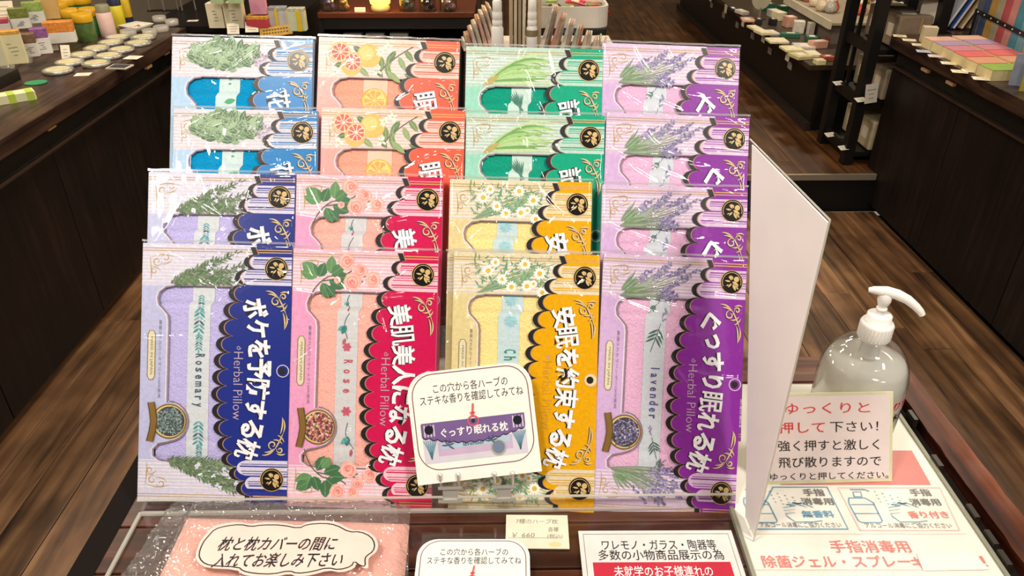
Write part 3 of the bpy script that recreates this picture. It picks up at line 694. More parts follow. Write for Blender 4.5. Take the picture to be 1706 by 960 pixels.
# ================================================================ ACRYLIC STAND
def W(px, py, dep): return PD(px, py, dep)
st = empty('acrylic_stand', P(735, 845, TZ), None, 'clear acrylic stepped stand holding the four rows of pillow packs', 'display stand')
stl = st.location.copy()
def sbox(name, x0, x1, y0, y1, d0, d1, ma, lift=0):
    """box in the tilted frame of the stand: pixel-free metres at the stand depth"""
    mb = MB(); c = [CR @ Vector((x, y, -d)) + CL - stl for d in (d0, d1) for y in (y0, y1) for x in (x0, x1)]
    b = len(mb.v); mb.v += [tuple(q) for q in c]
    for f in ((0, 2, 3, 1), (4, 5, 7, 6), (0, 1, 5, 4), (2, 6, 7, 3), (0, 4, 6, 2), (1, 3, 7, 5)): mb.f.append(list(f)); mb.mi.append(mb.m(ma)); mb.sm.append(False)
    return mb.build(name, st)
xa, xb = (238-853)/FPX*.786, (1226-853)/FPX*.786
for row, ytop in ((4, 424), (3, 300), (2, 190), (1, 78)):
    d = ROWD[row]; yb = (480-ytop)/FPX*d - PH*S - .009
    xl, xr = (xa, xb) if row > 2 else ((290-853)/FPX*d, (1236-853)/FPX*d)
    sbox('ledge', xl, xr, yb-.002, yb, d-.0065, d+.0075, SHEET)
    sbox('back_plate', xl, xr, yb, yb+.2, d+.0068, d+.0082, ACRYL)
# front lip: a vertical strip with a rolled, brighter top edge
a0, a1 = P(240, 849, TZ+.002), P(1222, 849, TZ+.002)
fr = (a0.y+a1.y)/2
def vbox(name, X0, X1, Y0, Y1, Z0, Z1, ma): return MB().box(((X0+X1)/2-stl.x, (Y0+Y1)/2-stl.y, (Z0+Z1)/2-stl.z), (X1-X0, Y1-Y0, Z1-Z0), ma).build(name, st)
XL, XR = a0.x, a1.x
vbox('front_lip', XL, XR, fr-.0025, fr, TZ+.003, TZ+.0205, SHEET)
vbox('lip_edge', XL, XR, fr-.0027, fr+.0002, TZ+.0205, TZ+.0213, ACEDGE)
vbox('base_edge', XL, XR, fr-.0035, fr, TZ+.0005, TZ+.004, ACEDGE)
vbox('base_sheet', XL, XR, .30, fr+.2, TZ+.0002, TZ+.0022, SHEET)
vbox('sheet_edge', XL-.0035, XL, .30, fr, TZ+.0002, TZ+.0028, ACEDGE)
vbox('sheet_edge', XR, XR+.0035, .30, fr, TZ+.0002, TZ+.0028, ACEDGE)
for X in (XL+.06, XR-.06):
    mb = MB(); q = [(fr+.035, TZ+.0025), (fr+.215, TZ+.0025), (.745, .985), (.700, .985)]
    for sx, rv in ((-.001, True), (.001, False)):
        pts = [(X+sx-stl.x, y-stl.y, z-stl.z) for y, z in q]; mb.poly(pts[::-1] if rv else pts, ACRYL)
    mb.build('support', st)

# ---------------------------------------------------------------- white pinkish side sign in a clear sleeve
a = P(1255, 903, TZ+.003); X0 = a.x
top = CL + ray(1395, 381)*((X0-CL.x)/ray(1395, 381).x); bk = ray(1250, 232); bk = CL + bk*((top.z-CAMZ)/bk.z)
fp = empty('side_sign', (a.x, a.y, TZ), None, 'tall white pinkish card in a clear sleeve at the right end of the stand', 'sign')
FROST = clear('frosted_sleeve', milk=.0, gloss=.16, rough=.22, base=.01, bumpscale=9, bumpstr=.5)
PK = mat('#f3ebe8', .6, var=.04, scale=9)
h1 = top.z-TZ; dy = bk.y-a.y; dx = bk.x-a.x; yb = .03
def panel(name, off, ma, th, ins=0):
    mb = MB(); q = [(ins, ins+.003), (dy*1.0*.16, ins+.003), (dy-ins, h1-ins), (ins, h1-ins)]
    A = [(dx*y/dy+off, y, z) for y, z in q]; B = [(dx*y/dy+off+th, y, z) for y, z in q]
    mb.poly(A, ma); mb.poly(B[::-1], ma)
    for i in range(4): j = (i+1) % 4; mb.poly([A[j], A[i], B[i], B[j]], ma)
    return mb.build(name, fp)
panel('card', .0008, PK, .0012, .004)
panel('sleeve', -.0004, FROST, .0003)
mb = MB(); mb.tube([(0, 0, .003), (0, 0, h1)], .0009, ACEDGE); mb.tube([(0, 0, h1), (dx, dy, h1)], .0009, ACEDGE); mb.build('sleeve_edge', fp)

# ================================================================ NOTICES ON THE STAND
def rrect(w_, h_, r, n=7, only_top=False):
    pts = []
    for cx_, cy_, a0_ in ((w_/2-r, h_/2-r, 0), (-w_/2+r, h_/2-r, 90), (-w_/2+r, -h_/2+r, 180), (w_/2-r, -h_/2+r, 270)):
        if only_top and a0_ >= 180: pts.append((w_/2*(1 if a0_ == 270 else -1), -h_/2)); continue
        pts += [(cx_+r*cos(R(a0_+90*i/n)), cy_+r*sin(R(a0_+90*i/n))) for i in range(n+1)]
    return pts
def line(mb, pts, wd, z, ma, closed=False):
    ribbon(mb, pts+([pts[0]] if closed else []), wd, lambda a, b: (a, b, z), ma)
RED = mat('#c2273c', .5, var=.03); INK = mat('#26222a', .5, var=.05); MAU = mat('#7a4a5c', .5)
def hole_notice(name, lb, w_=.124, h_=.106):
    """white notice: two lines of text, an arrow to the air hole on a picture of the lavender pack, mauve frame"""
    o = empty(name, (0, 0, 0), None, lb, 'notice', 'air hole notices')
    mb = MB(); mb.prism(rrect(w_, h_, .022, only_top=True), -.0008, 0, PAPER); mb.build('card', o)
    mb = MB(); z = .0002; fr_ = [(x, y+.005) for x, y in rrect(w_*.93, h_*.86, .021)]
    line(mb, fr_, .0009, z, MAU, True)
    f = lambda a, b: (a, b, z)
    text(mb, 'この穴から各ハーブの', f, .001, h_*.345, w_=w_*.60, h_=h_*.085, ma=INK)
    text(mb, 'ステキな香りを確認してみてね', f, .001, h_*.245, w_=w_*.83, h_=h_*.085, ma=INK)
    mb.build('lettering', o)
    mb = MB(); x0, x1, y0, y1 = -w_*.42, w_*.41, -h_*.32, h_*.045
    def r_(a, b, c, d, z_, m_): mb.poly([(x0+(x1-x0)*a, y1-(y1-y0)*d, z_), (x0+(x1-x0)*c, y1-(y1-y0)*d, z_), (x0+(x1-x0)*c, y1-(y1-y0)*b, z_), (x0+(x1-x0)*a, y1-(y1-y0)*b, z_)], m_)
    r_(0, 0, 1, 1, .0002, mat('#cfc9d3', .5)); r_(.14, .5, .86, .84, .0003, mat('#c3a9c4', .5)); r_(.16, .52, .84, .68, .0004, mat('#a9bfce', .5))
    pts = [(x0, y1), (x0, y1-(y1-y0)*.30)]
    for i in range(13):
        t0, t1 = i/13, (i+1)/13; base = .30+.22*sin(pi*(t0+t1)/2)
        for j in range(1, 6): t = t0+(t1-t0)*j/6; pts.append((x0+(x1-x0)*t, y1-(y1-y0)*(base+.05*sin(pi*j/6))))
    pts += [(x1, y1-(y1-y0)*.3), (x1, y1)]
    mb.poly([(p[0]-.0004, p[1]-.0012, .0005) for p in pts], mat('#3a3040', .5)); mb.poly([(p[0], p[1], .0006) for p in pts], mat('#71578c', .5))
    for sx in (.07, .93):
        for q in range(4): r_(sx-.05+q*.03, .05, sx-.035+q*.03, .34, .00065, mat('#c9bccc', .5))
        disc(mb, x0+(x1-x0)*sx, -(-(y1-(y1-y0)*.17)), .0045, lambda a, b: (a, b, .0007), mat('#20202a', .3), 16)
        for k in range(7): ribbon(mb, bez((x0+(x1-x0)*sx, y0+.004), (x0+(x1-x0)*sx+(k-3)*.0006, y0+.012), (x0+(x1-x0)*sx+(k-3)*.0022, y0+.022)), .0011, lambda a, b: (a, b, .00045), mat('#6c93a6', .5))
    text(mb, 'ぐっすり眠れる枕', lambda a, b: (a, b, .0008), 0, y1-(y1-y0)*.28, w_=w_*.54, h_=h_*.085, ma=WHITE, off=.02)
    text(mb, 'lavender', lambda a, b: (a, b, .0008), -.002, y1-(y1-y0)*.6, w_=w_*.17, h_=h_*.035, ma=mat('#3d4560', .5))
    for sx in (.24, .66):
        for j in range(5): leaf(mb, x0+(x1-x0)*sx, y1-(y1-y0)*.6, .007, .0014, -.6+j*.9, lambda a, b: (a, b, .0008), mat('#3b4a66', .5))
    disc(mb, x0+(x1-x0)*.72, y1-(y1-y0)*.78, .0075, lambda a, b: (a, b, .0008), mat('#a9a58c', .5), 20); disc(mb, x0+(x1-x0)*.72, y1-(y1-y0)*.77, .0062, lambda a, b: (a, b, .0009), mat('#6e7c94', .5), 20)
    hx, hy = 0.0, y1-(y1-y0)*.06
    line(mb, [(hx+.0052*cos(i*.35), hy+.0046*sin(i*.35)) for i in range(18)], .0013, .0010, mat('#d8555c', .5), True)
    disc(mb, hx, hy, .0019, lambda a, b: (a, b, .0011), INK, 12)
    mb.poly([(hx-.0008, hy+.007, .0012), (hx+.0010, hy+.007, .0012), (hx+.0024, hy+.0165, .0012), (hx+.0008, hy+.0165, .0012)][::1], mat('#d8555c', .5))
    mb.poly([(hx-.0026, hy+.0085, .0012), (hx-.0004, hy+.0035, .0012), (hx+.0030, hy+.0085, .0012)], mat('#d8555c', .5))
    mb.build('printed_picture', o)
    return o
# clipped one: leans in front of the rose and chamomile packs
nt_ = hole_notice('notice_card', 'white notice with an arrow and pack picture, clipped tilted to the stand front')
dN = .765; s_ = .765/FPX
nt_.location = PD(789, 705, dN); nt_.scale = (208*s_/.124, 186*s_/.106, 1); nt_.rotation_euler = (CR.to_4x4() @ Matrix.Rotation(R(6.6), 4, 'Z')).to_euler()
# metal clips between the notice and the lip
for cxp, cyp, lb in ((751, 808, 'chrome clip gripping the notice card, the left one'), (840, 806, 'chrome clip gripping the notice card, the right one')):
    o = empty('card_clip', PD(cxp, cyp+22, .775), (CR.to_4x4() @ Matrix.Rotation(R(1.5), 4, 'Z')).to_euler(), lb, 'clip', 'clips of the notice card')
    k = .77/FPX
    for sx in (-15, 15):
        mb = MB(); mb.tube([(sx*k, 22*k, .004), (sx*k, 40*k, .0125), (sx*k, 47*k, .0125), (sx*k, 47*k, .0085), (sx*k, 22*k, .0035)], .0016, STEEL, 8); mb.build('finger', o)
    mb = MB(); mb.box((0, 19*k, .004), (40*k, 5*k, .004), STEEL); mb.box((0, 8*k, .003), (24*k, 20*k, .0015), STEEL); mb.box((0, -3*k, .004), (40*k, 5*k, .004), STEEL); mb.build('body', o)

# ================================================================ THINGS LYING ON THE TABLE
ZT = TZ+.0024
def flat_frame(px, py, z, yaw=0, pitch=0):
    return P(px, py, z), (pitch, 0, yaw)
def quad_place(o, pts_px, z):
    pass
# second air-hole notice lying at the front edge
n2 = hole_notice('notice_card', 'white notice with arrow and pack picture lying flat at the bottom edge')
pl, pr = P(692, 960, ZT), P(884, 960, ZT); tp = P(790, 900, ZT)
wN = (pr.x-pl.x)*.985; hN = wN*.106/.124
n2.scale = (wN/.124, hN/.106*1.0, 1); n2.rotation_euler = (R(6), 0, YAW); n2.location = (tp.x, tp.y-.0115-hN/2*cos(R(6)), ZT+.004+hN/2*sin(R(6))+.001)

# handwritten price card
p0, p1 = P(842, 914, ZT), P(949, 916, ZT); pt = P(885, 859, ZT)
pc = empty('price_card', ((p0.x+p1.x)/2, (p0.y+p1.y)/2, ZT), (0, 0, R(-1.5)), 'small cream handwritten price card lying on the dark slats', 'price card')
w_ = p1.x-p0.x; h_ = (pt.y-p0.y)*1.02
mb = MB(); mb.prism([(-w_/2, 0), (w_/2, 0), (w_/2, h_), (-w_/2, h_)], 0, .0009, mat('#e6dcc4', .6)); mb.build('card', pc)
mb = MB(); PEN = mat('#8a8478', .6); f = lambda a, b: (a, b, .0011)
text(mb, '7種のハーブ枕', f, 0, h_*.80, w_=w_*.68, h_=h_*.15, ma=PEN, shear=.15); text(mb, '各種', f, w_*.26, h_*.56, w_=w_*.17, h_=h_*.14, ma=PEN, shear=.15)
text(mb, '￥ 660', f, -w_*.22, h_*.38, w_=w_*.36, h_=h_*.14, ma=PEN, shear=.15); text(mb, '(税込)', f, w_*.28, h_*.35, w_=w_*.24, h_=h_*.14, ma=PEN, shear=.1)
line(mb, [(-w_*.45, h_*.3), (w_*.32, h_*.3)], .0004, .0011, PEN); disc(mb, w_*.28, h_*.12, w_*.10, f, mat('#e3cf94', .6), 16, r2=h_*.07)
mb.build('handwriting', pc)

# fragile-goods notice
p0, p1 = P(975, 960, ZT), P(1226, 960, ZT); q0, q1 = P(963, 886, ZT), P(1218, 888, ZT)
fo = empty('warning_notice', ((q0.x+q1.x)/2, (q0.y+q1.y)/2, ZT+.001), (0, 0, R(-.5)), 'white notice about fragile goods with red box lying at the front right', 'notice')
w_ = (q1.x-q0.x); h_ = .105
mb = MB(); mb.prism([(-w_/2, -h_), (w_/2, -h_), (w_/2, 0), (-w_/2, 0)], 0, .0014, mat('#dedad4', .5)); mb.build('card', fo)
mb = MB(); f = lambda a, b: (a, b, .0017)
i_ = .0045; line(mb, [(-w_/2+i_, -h_+i_), (w_/2-i_, -h_+i_), (w_/2-i_, -i_), (-w_/2+i_, -i_)], .0005, .0017, INK, True)
y1_ = P(1090, 911, ZT).y-fo.location.y; y2_ = P(1090, 928, ZT).y-fo.location.y; 
text(mb, 'ワレモノ・ガラス・陶器等', f, .001, y1_, w_=w_*.73, h_=.0125, ma=INK, off=.004); text(mb, '多数の小物商品展示の為', f, .001, y2_, w_=w_*.79, h_=.0125, ma=INK, off=.004)
yr = P(1090, 940, ZT).y-fo.location.y
mb.poly([(-w_*.43, -h_*.93, .0016), (w_*.43, -h_*.93, .0016), (w_*.43, yr, .0016), (-w_*.43, yr, .0016)], RED)
text(mb, '未就学のお子様連れの', f, 0, yr-.0105, w_=w_*.61, h_=.0125, ma=WHITE, off=.008); mb.build('printing', fo)

# sample pillow in a clear bag with the speech-bubble note
c0 = P(480, 960, ZT)
bg = empty('sample_pillow_bag', (c0.x, c0.y, ZT), (0, 0, R(-1.2)), 'flat pink sample pillow in a crinkled clear bag at the front left', 'sample bag')
TOW = mat('#f6b6a6', .95, var=.08, scale=300, bump=.5, spec=.1)
tl, tr = P(308, 856, ZT+.012), P(681, 866, ZT+.012); bl, br = P(258, 960, ZT+.012), P(672, 960, ZT+.012)
def lerp(a, b, t): return a+(b-a)*t
ext = 1.25
def pil(u, v, lift=0):
    l = lerp(tl, bl, (1-v)*ext); r = lerp(tr, br, (1-v)*ext); p = lerp(l, r, u)
    e = min(u, 1-u, (1-v)*.6, v)*14; e = min(1, max(0, e)); z = .0035+.0105*e**.5+.0009*noise.noise(Vector((u*7, v*5, 2)))+lift
    return (p.x-c0.x, p.y-c0.y, z)
import bpy as _b
IR = Matrix.Rotation(R(1.2), 3, 'Z')
def pil2(u, v, lift=0): return IR @ Vector(pil(u, v, lift))
mb = MB(); mb.grid(lambda u, v: pil2(u, v), 60, 40, TOW); mb.grid(lambda u, v: Vector((pil2(u, v).x, pil2(u, v).y, .0015)), 2, 2, TOW); mb.build('pillow', bg)
FILM2 = clear('bag_film', tint=(.98, .98, .97), gloss=1.7, rough=.1, base=.04, milk=.15, milkcol=(.9, .88, .84))
tl2, tr2, bl2, br2 = P(290, 838, ZT+.002), P(684, 842, ZT+.002), P(205, 960, ZT+.002), P(680, 960, ZT+.002)
def film2(u, v):
    l = lerp(tl2, bl2, (1-v)*1.2); r = lerp(tr2, br2, (1-v)*1.2); p = lerp(l, r, u)
    du = (u-.085)/.055; ins = max(0, min(1, du))*max(0, min(1, (1-u)/.05)); ins *= max(0, min(1, (1-v)/.16))
    cr = .0060*abs(noise.noise(Vector((u*12, v*6, 4))))+.0056*abs(noise.noise(Vector((u*40, v*22, 9))))+.001*noise.noise(Vector((u*90, v*50, 1)))
    z = .002+ins*.0162+cr*(1.4-.85*ins)+.004*math.exp(-((u-.05)/.03)**2)
    return IR @ Vector((p.x-c0.x, p.y-c0.y, z))
mb = MB(); mb.grid(film2, 170, 90, FILM2); mb.build('clear_bag', bg)
# bubble note
bo = empty('speech_bubble_note', (0, 0, 0), None, 'handwritten speech-bubble note lying on the pink sample pillow', 'note')
bc = P(502, 921, ZT+.0245); bo.location = bc; bo.rotation_euler = (0, 0, R(-1.5))
kx = (P(629, 921, ZT+.0245).x-P(373-18, 921, ZT+.0245).x)/2; ky = .043
def B(px, py): p = P(px, py, ZT+.0245)-bc; p = Matrix.Rotation(R(1.5), 3, 'Z') @ p; return (p.x, p.y)
outl = [(338, 906), (347, 895), (358, 883), (375, 878), (400, 875), (420, 879), (435, 876), (470, 876), (498, 882), (512, 875), (540, 873), (560, 876), (582, 888), (600, 887), (618, 895), (625, 908), (622, 920), (610, 928), (608, 934), (609, 945), (600, 944), (590, 936), (586, 945), (565, 951), (545, 947), (520, 954), (495, 957), (482, 952), (455, 958), (425, 957), (405, 953), (398, 946), (350, 944), (336, 937), (331, 925)]
def smooth(p, it=2):
    for _ in range(it): p = [q for i in range(len(p)) for q in (((p[i][0]*.75+p[(i+1) % len(p)][0]*.25), (p[i][1]*.75+p[(i+1) % len(p)][1]*.25)), ((p[i][0]*.25+p[(i+1) % len(p)][0]*.75), (p[i][1]*.25+p[(i+1) % len(p)][1]*.75)))]
    return p
cxm, cym = 480, 915
big = [B(cxm+(x-cxm)*1.04, cym+(y-cym)*1.12) for x, y in smooth(outl, 1)]
mb = MB(); mb.prism(big[::-1], 0, .0008, mat('#f2d3c4', .6)); mb.build('paper', bo)
mb = MB(); line(mb, [B(*q) for q in smooth(outl, 1)], .0012, .0010, INK, True)
f = lambda a, b: (a, b, .0011)
for t_, a_, b_, hh in (('枕と枕カバーの間に', (366, 906), (563, 903), .0165), ('入れてお楽しみ下さい', (356, 934), (572, 929), .0165)):
    A_, B_ = B(*a_), B(*b_); text(mb, t_, f, (A_[0]+B_[0])/2, (A_[1]+B_[1])/2-.002, w_=B_[0]-A_[0], h_=hh, ang=math.atan2(B_[1]-A_[1], B_[0]-A_[0])*.5, ma=INK, off=.012, shear=.25)
mb.build('handwriting', bo)

# ================================================================ SANITIZER SIGN, BOTTLE, CARD
ZS = TZ+.004
sg = empty('sanitizer_sign', P(1480, 880, TZ), (0, 0, YAW), 'large white laminated hand-sanitizer sign lying flat under the pump bottle', 'sign')
sl = sg.location; SR = Matrix.Rotation(-YAW, 3, 'Z')
def G(px, py, dz=0): v = SR @ (P(px, py, ZS)-sl); return (v.x, v.y, ZS-sl.z+dz)
xl = SR @ (P(1240, 905, ZS)-sl); xl = xl.x; xr = (SR @ (P(1512, 716, ZS)-sl)).x; yn = (SR @ (P(1500, 960, ZS)-sl)).y-.1; yf = (SR @ (P(1480, 640, ZS)-sl)).y
mb = MB(); mb.prism([(xl, yn), (xr, yn), (xr, yf), (xl, yf)], 0, .0036, mat('#e8e5d8', .3, var=.06, scale=9)); mb.build('board', sg)
mb = MB()
for xe in (xr+.0015, xl-.0015): MB().box((xe, (yn+yf)/2, .003), (.004, yf-yn, .006), mat('#8f8d7a', .4)).build('sleeve_edge', sg)
mb = MB(); SRED = mat('#dd7f78', .4, var=.04); SBL = mat('#6a9cb8', .4); SGR = mat('#6f6d6c', .4); SPK = mat('#ecc0bb', .4)
def gp(pts, m_, dz=.0002): mb.poly([G(*p, dz) for p in pts], m_)
def gl_(pts, wd, m_, closed=False, dz=.0003):
    q = [G(*p) for p in pts]; z = q[0][2]+dz; line(mb, [(a[0], a[1]) for a in q], wd, z, m_, closed)
gp([(1300, 808), (1551, 808), (1519, 751), (1300, 751)][::1], SRED)
gl_([(1250, 882), (1413, 882), (1378, 812), (1288, 812)], .0016, SBL, True); gl_([(1433, 884), (1599, 884), (1566, 813), (1396, 813)], .0014, SPK, True)
gl_([(1262, 890), (1610, 890)], .0006, SPK); gl_([(1255, 950), (1640, 950)], .0006, SPK)
def gt(t_, x0_, x1_, y_, hpx, m_, off=.0):
    a_, b_ = G(x0_, y_), G(x1_, y_); hh = G((x0_+x1_)/2, y_-hpx/2)[1]-G((x0_+x1_)/2, y_+hpx/2)[1]
    text(mb, t_, lambda a, b: (a, b, ZS-sl.z+.0004), (a_[0]+b_[0])/2, (a_[1]+b_[1])/2, w_=b_[0]-a_[0], h_=hh, ma=m_, off=off, ang=math.atan2(b_[1]-a_[1], b_[0]-a_[0]))
gt('手指', 1338, 1373, 821, 12, SGR, .02); gt('消毒用', 1335, 1388, 836, 12, SGR, .02); gt('無香料', 1336, 1389, 857, 12, SBL, .02)
gt('手指', 1516, 1550, 821, 12, SGR, .02); gt('消毒用', 1516, 1566, 837, 12, SGR, .02); gt('香り付き', 1513, 1580, 858, 12, SRED, .02)
gt('アルコール消毒にご協力ください', 1266, 1401, 875, 9, SGR); gt('アルコール消毒にご協力ください', 1441, 1585, 876, 9, SGR)
gt('手指消毒用', 1383, 1515, 911, 21, SRED, .01); gt('除菌ジェル・スプレー', 1270, 1516, 936, 21, SRED, .01); gt('キ', 1519, 1541, 938, 19, SRED, .01); gt('！', 1636, 1642, 936, 18, SRED, .01)
for ox in (0, -175):
    o_ = lambda x, y: (x+ox, y)
    gl_([o_(*p) for p in ((1414, 830), (1414, 838), (1420, 850), (1430, 868), (1436, 871), (1468, 871), (1470, 868), (1455, 838), (1441, 830))], .0012, SBL, True)
    gl_([o_(*p) for p in ((1423, 828), (1421, 820), (1434, 820), (1436, 828))], .0012, SBL, True); gl_([o_(*p) for p in ((1416, 816), (1440, 816), (1448, 819))], .0016, SBL)
    gl_([o_(*p) for p in ((1418, 841), (1456, 841))], .001, SBL); gl_([o_(*p) for p in ((1424, 856), (1464, 856))], .001, SBL)
    for k in range(14): gl_([o_(1456+k*3.2, 819+(k % 4)*5+k*.8), o_(1459+k*3.2, 820+(k % 4)*5+k*.8)], .0009, SBL)
    gl_([o_(*p) for p in ((1545, 868), (1530, 870), (1500, 870), (1487, 861), (1484, 856), (1500, 855), (1481, 851), (1500, 849), (1480, 846), (1500, 843), (1485, 841), (1510, 839), (1495, 838), (1500, 838), (1520, 846), (1500, 840), (1510, 838), (1530, 846))], .0011, SBL)
mb.build('printing', sg)
mb = MB(); mb.poly([G(1538, 952, .0007), G(1650, 950, .0007), G(1615, 920, .0007), G(1526, 922, .0007)], PAPER); tag(mb.build('paper_patch', sg), 'blank paper patch stuck over the red line')

# pump bottle
bp_ = P(1410, 722, ZS); dB = proj(bp_)[2]; kB = dB/FPX
bo2 = empty('pump_bottle', (bp_.x, bp_.y+.003, ZS-.0002), None, 'clear sanitizer bottle with white pump standing on the sanitizer sign', 'bottle')
bo2.scale = (.88, .88, .87)
rb_ = .0535; 
prof = [(rb_*.93, 0), (rb_*.99, .004), (rb_, .01), (rb_, .05), (rb_, .092), (rb_*.985, .104), (rb_*.93, .118), (rb_*.80, .132), (rb_*.62, .143), (rb_*.42, .150), (.017, .153), (.0165, .160)]
# interpolate for smoothness
prof2 = []
for i in range(len(prof)-1):
    for j in range(3): t = j/3; prof2.append((lerp(prof[i][0], prof[i+1][0], t), lerp(prof[i][1], prof[i+1][1], t)))
prof2.append(prof[-1])
mb = MB(); mb.lathe(prof2, clear('bottle_plastic', tint=(.99, .99, .98), gloss=1.3, rough=.04, base=.01, milk=.05), 48); mb.build('bottle_body', bo2)
gel = clear('sanitizer_gel', tint=(.95, .95, .9), gloss=1.2, rough=.08, base=.03, milk=.75, milkcol=(.95, .95, .91))
mb = MB(); r2 = rb_-.0018; mb.lathe([(r2*.95, .0015), (r2, .006), (r2, .05), (r2, .092), (r2*.985, .103), (r2*.93, .116), (r2*.86, .1225), (r2*.5, .1228), (.001, .1228)], gel, 48); mb.build('gel', bo2)
mb = MB(); mb.lathe([(.0195, .153), (.021, .156), (.021, .174), (.0195, .177), (.0155, .178), (.0155, .187), (.014, .188)], WHITE, 36)
for i in range(30): a_ = i*2*pi/30; mb.box((.0208*cos(a_), .0208*sin(a_), .165), (.0008, .0014, .018), WHITE, a_)
mb.build('collar', bo2).scale = (.92, .92, 1)
mb = MB(); mb.lathe([(.0052, .186), (.0052, .194), (.0062, .194), (.0062, .197), (.0052, .197), (.0052, .2), (.0066, .203), (.0078, .207), (.0078, .214), (.006, .218)], WHITE, 24); mb.build('pump_stem', bo2)
mb = MB(); mb.tube([(-.020, .006, .2185), (-.014, .004, .2195), (0, 0, .2192), (.012, -.004, .2175), (.024, -.009, .213), (.034, -.0135, .206), (.040, -.016, .2005), (.043, -.017, .1965)], [.003, .0048, .0068, .0065, .0058, .005, .0044, .0038], WHITE, 14); mb.build('nozzle', bo2).scale = (.95, .95, 1)
mb = MB(); mb.tube([(0, 0, .155), (0, 0, .012)], .0036, clear('dip_tube', milk=.5), 12); mb.lathe([(.012, .128), (.012, .152), (.015, .153)], clear('inner_collar', milk=.5, gloss=1.5), 24); mb.build('dip_tube', bo2)
# curved label
mb = MB(); def_l = lambda a, z: ((rb_+.0004)*cos(a), (rb_+.0004)*sin(a), z)
LA = R(-75), R(14)
mb.grid(lambda u, v: def_l(lerp(LA[0], LA[1], u), .030+.055*v), 24, 2, clear('label_film', milk=.6, gloss=1.2))
for t_, z_, h2, c_ in (('り付', .083, .014, '#d0202c'), ('水鹸', .063, .013, '#17151a')):
    text(mb, t_, lambda a, b: tuple(Vector(((rb_+.0008)*cos(R(-50)+a/rb_), (rb_+.0008)*sin(R(-50)+a/rb_), z_+b))), 0, 0, w_=.032, h_=h2, ma=mat(c_, .4), off=.03)
mb.build('label', bo2)

# small card leaning on the bottle
cb = P(1391, 806, ZS); ct = P(1415, 655, ZS)
pw = (1513-1300)*proj(cb)[2]/FPX; 
lo, hi = 0, .3
up_dir = Vector((0, sin(R(13)), cos(R(13))))
for _ in range(40):
    m_ = (lo+hi)/2
    if proj(cb+up_dir*m_)[1] > 655: lo = m_
    else: hi = m_
hc = lo
cd_ = empty('slow_push_card', (cb.x, cb.y, ZS+.0006), None, 'small square card with red and black lines leaning against the pump bottle', 'card')
cd_.rotation_euler = (R(90-13), 0, R(.8))
CARDM = mat('#dfdcb4', .5, var=.12, scale=30)
wl, wr = (1272-1391)*kB, (1484-1391)*kB
wl = (P(1276, 806, ZS)-cb).x; wr = (P(1485, 803, ZS)-cb).x; wrt = (1511-1400)/1.0
# the sheet is a little wider at the top right in the photo: a slightly skewed hand-cut card
sk = -.0145
mb = MB(); mb.prism([(wl, 0), (wr, .001), (wr+sk, hc), (wl+sk, hc*1.0)], -.0012, 0, CARDM); mb.build('card', cd_)
mb = MB(); f = lambda a, b: (a+sk*b/hc, b, .0003)
PKC = mat('#eeddda', .5, var=.03); mb.poly([f(wl+.003, .004), f(wr-.003, .005), f(wr-.003, hc-.003), f(wl+.003, hc-.003)], PKC)
f2 = lambda a, b: (a+sk*b/hc, b, .0006); CRD = mat('#e0393f', .5); HB = mat('#2a2522', .5); cw = wr-wl
for t_, yy, x0_, x1_, hh, m_, of in (('ゆっくりと', .84, .16, .82, .115, CRD, .0), ('押して', .635, .11, .47, .125, CRD, .005), ('下さい！', .635, .51, .885, .115, HB, 0), ('強く押すと激しく', .435, .10, .895, .12, HB, .004), ('飛び散りますので', .25, .10, .91, .12, HB, .004), ('ゆっくりと押してください。', .09, .03, .97, .085, HB, .003)):
    text(mb, t_, f2, wl+cw*(x0_+x1_)/2, hc*yy, w_=cw*(x1_-x0_), h_=hc*hh, ma=m_, off=of)
mb.build('lettering', cd_)
# ================================================================ BACKGROUND GOODS
ORD = ['first', 'second', 'third', 'fourth', 'fifth', 'sixth', 'seventh', 'eighth', 'ninth', 'tenth', 'eleventh', 'twelfth', 'thirteenth', 'fourteenth', 'fifteenth', 'sixteenth', 'seventeenth', 'eighteenth', 'nineteenth', 'twentieth', 'twenty-first', 'twenty-second', 'twenty-third', 'twenty-fourth', 'twenty-fifth', 'twenty-sixth']
ORD2 = ORD+['last but %d' % k for k in range(9)]
CT = .75
def bc_(name, label, cat, x0, x1, yb, yt, z, dep=.04, col='#e8e2cf', yaw=0., group=None, top=None, cap=None, capfrac=.35, marks=None, tilt=0.):
    """printed carton: body, optional coloured upper part, printed marks"""
    p, w_, h_ = fit(x0, x1, yb, yt, z)
    o = empty(name, (p.x, p.y+dep/2, z), (tilt, 0, yaw), label, cat, group)
    M_ = mat(col, .5, var=.05)
    hb = h_*(1-capfrac) if cap else h_
    MB().box((0, 0, hb/2), (w_, dep, hb), M_).build('carton', o, bevel=.0008)
    if cap:
        MB().box((0, 0, hb+(h_-hb)/2), (w_*1.0, dep, h_-hb), mat(cap, .25, var=.3, scale=90)).build('contents', o, bevel=.002)
    if marks:
        mb = MB(); rg = random.Random(label); mm = mat(marks, .6)
        for j in range(4):
            u = rg.uniform(-.1, .1)*w_; zz = hb*(.30+.13*j); l = w_*rg.uniform(.08, .2)
            ribbon(mb, [(u-l, zz), (u+l, zz+l*.1)], .0022, lambda a, b: (a, -dep/2-.0006, b), mm)
        mb.build('print_mark', o)
    return o
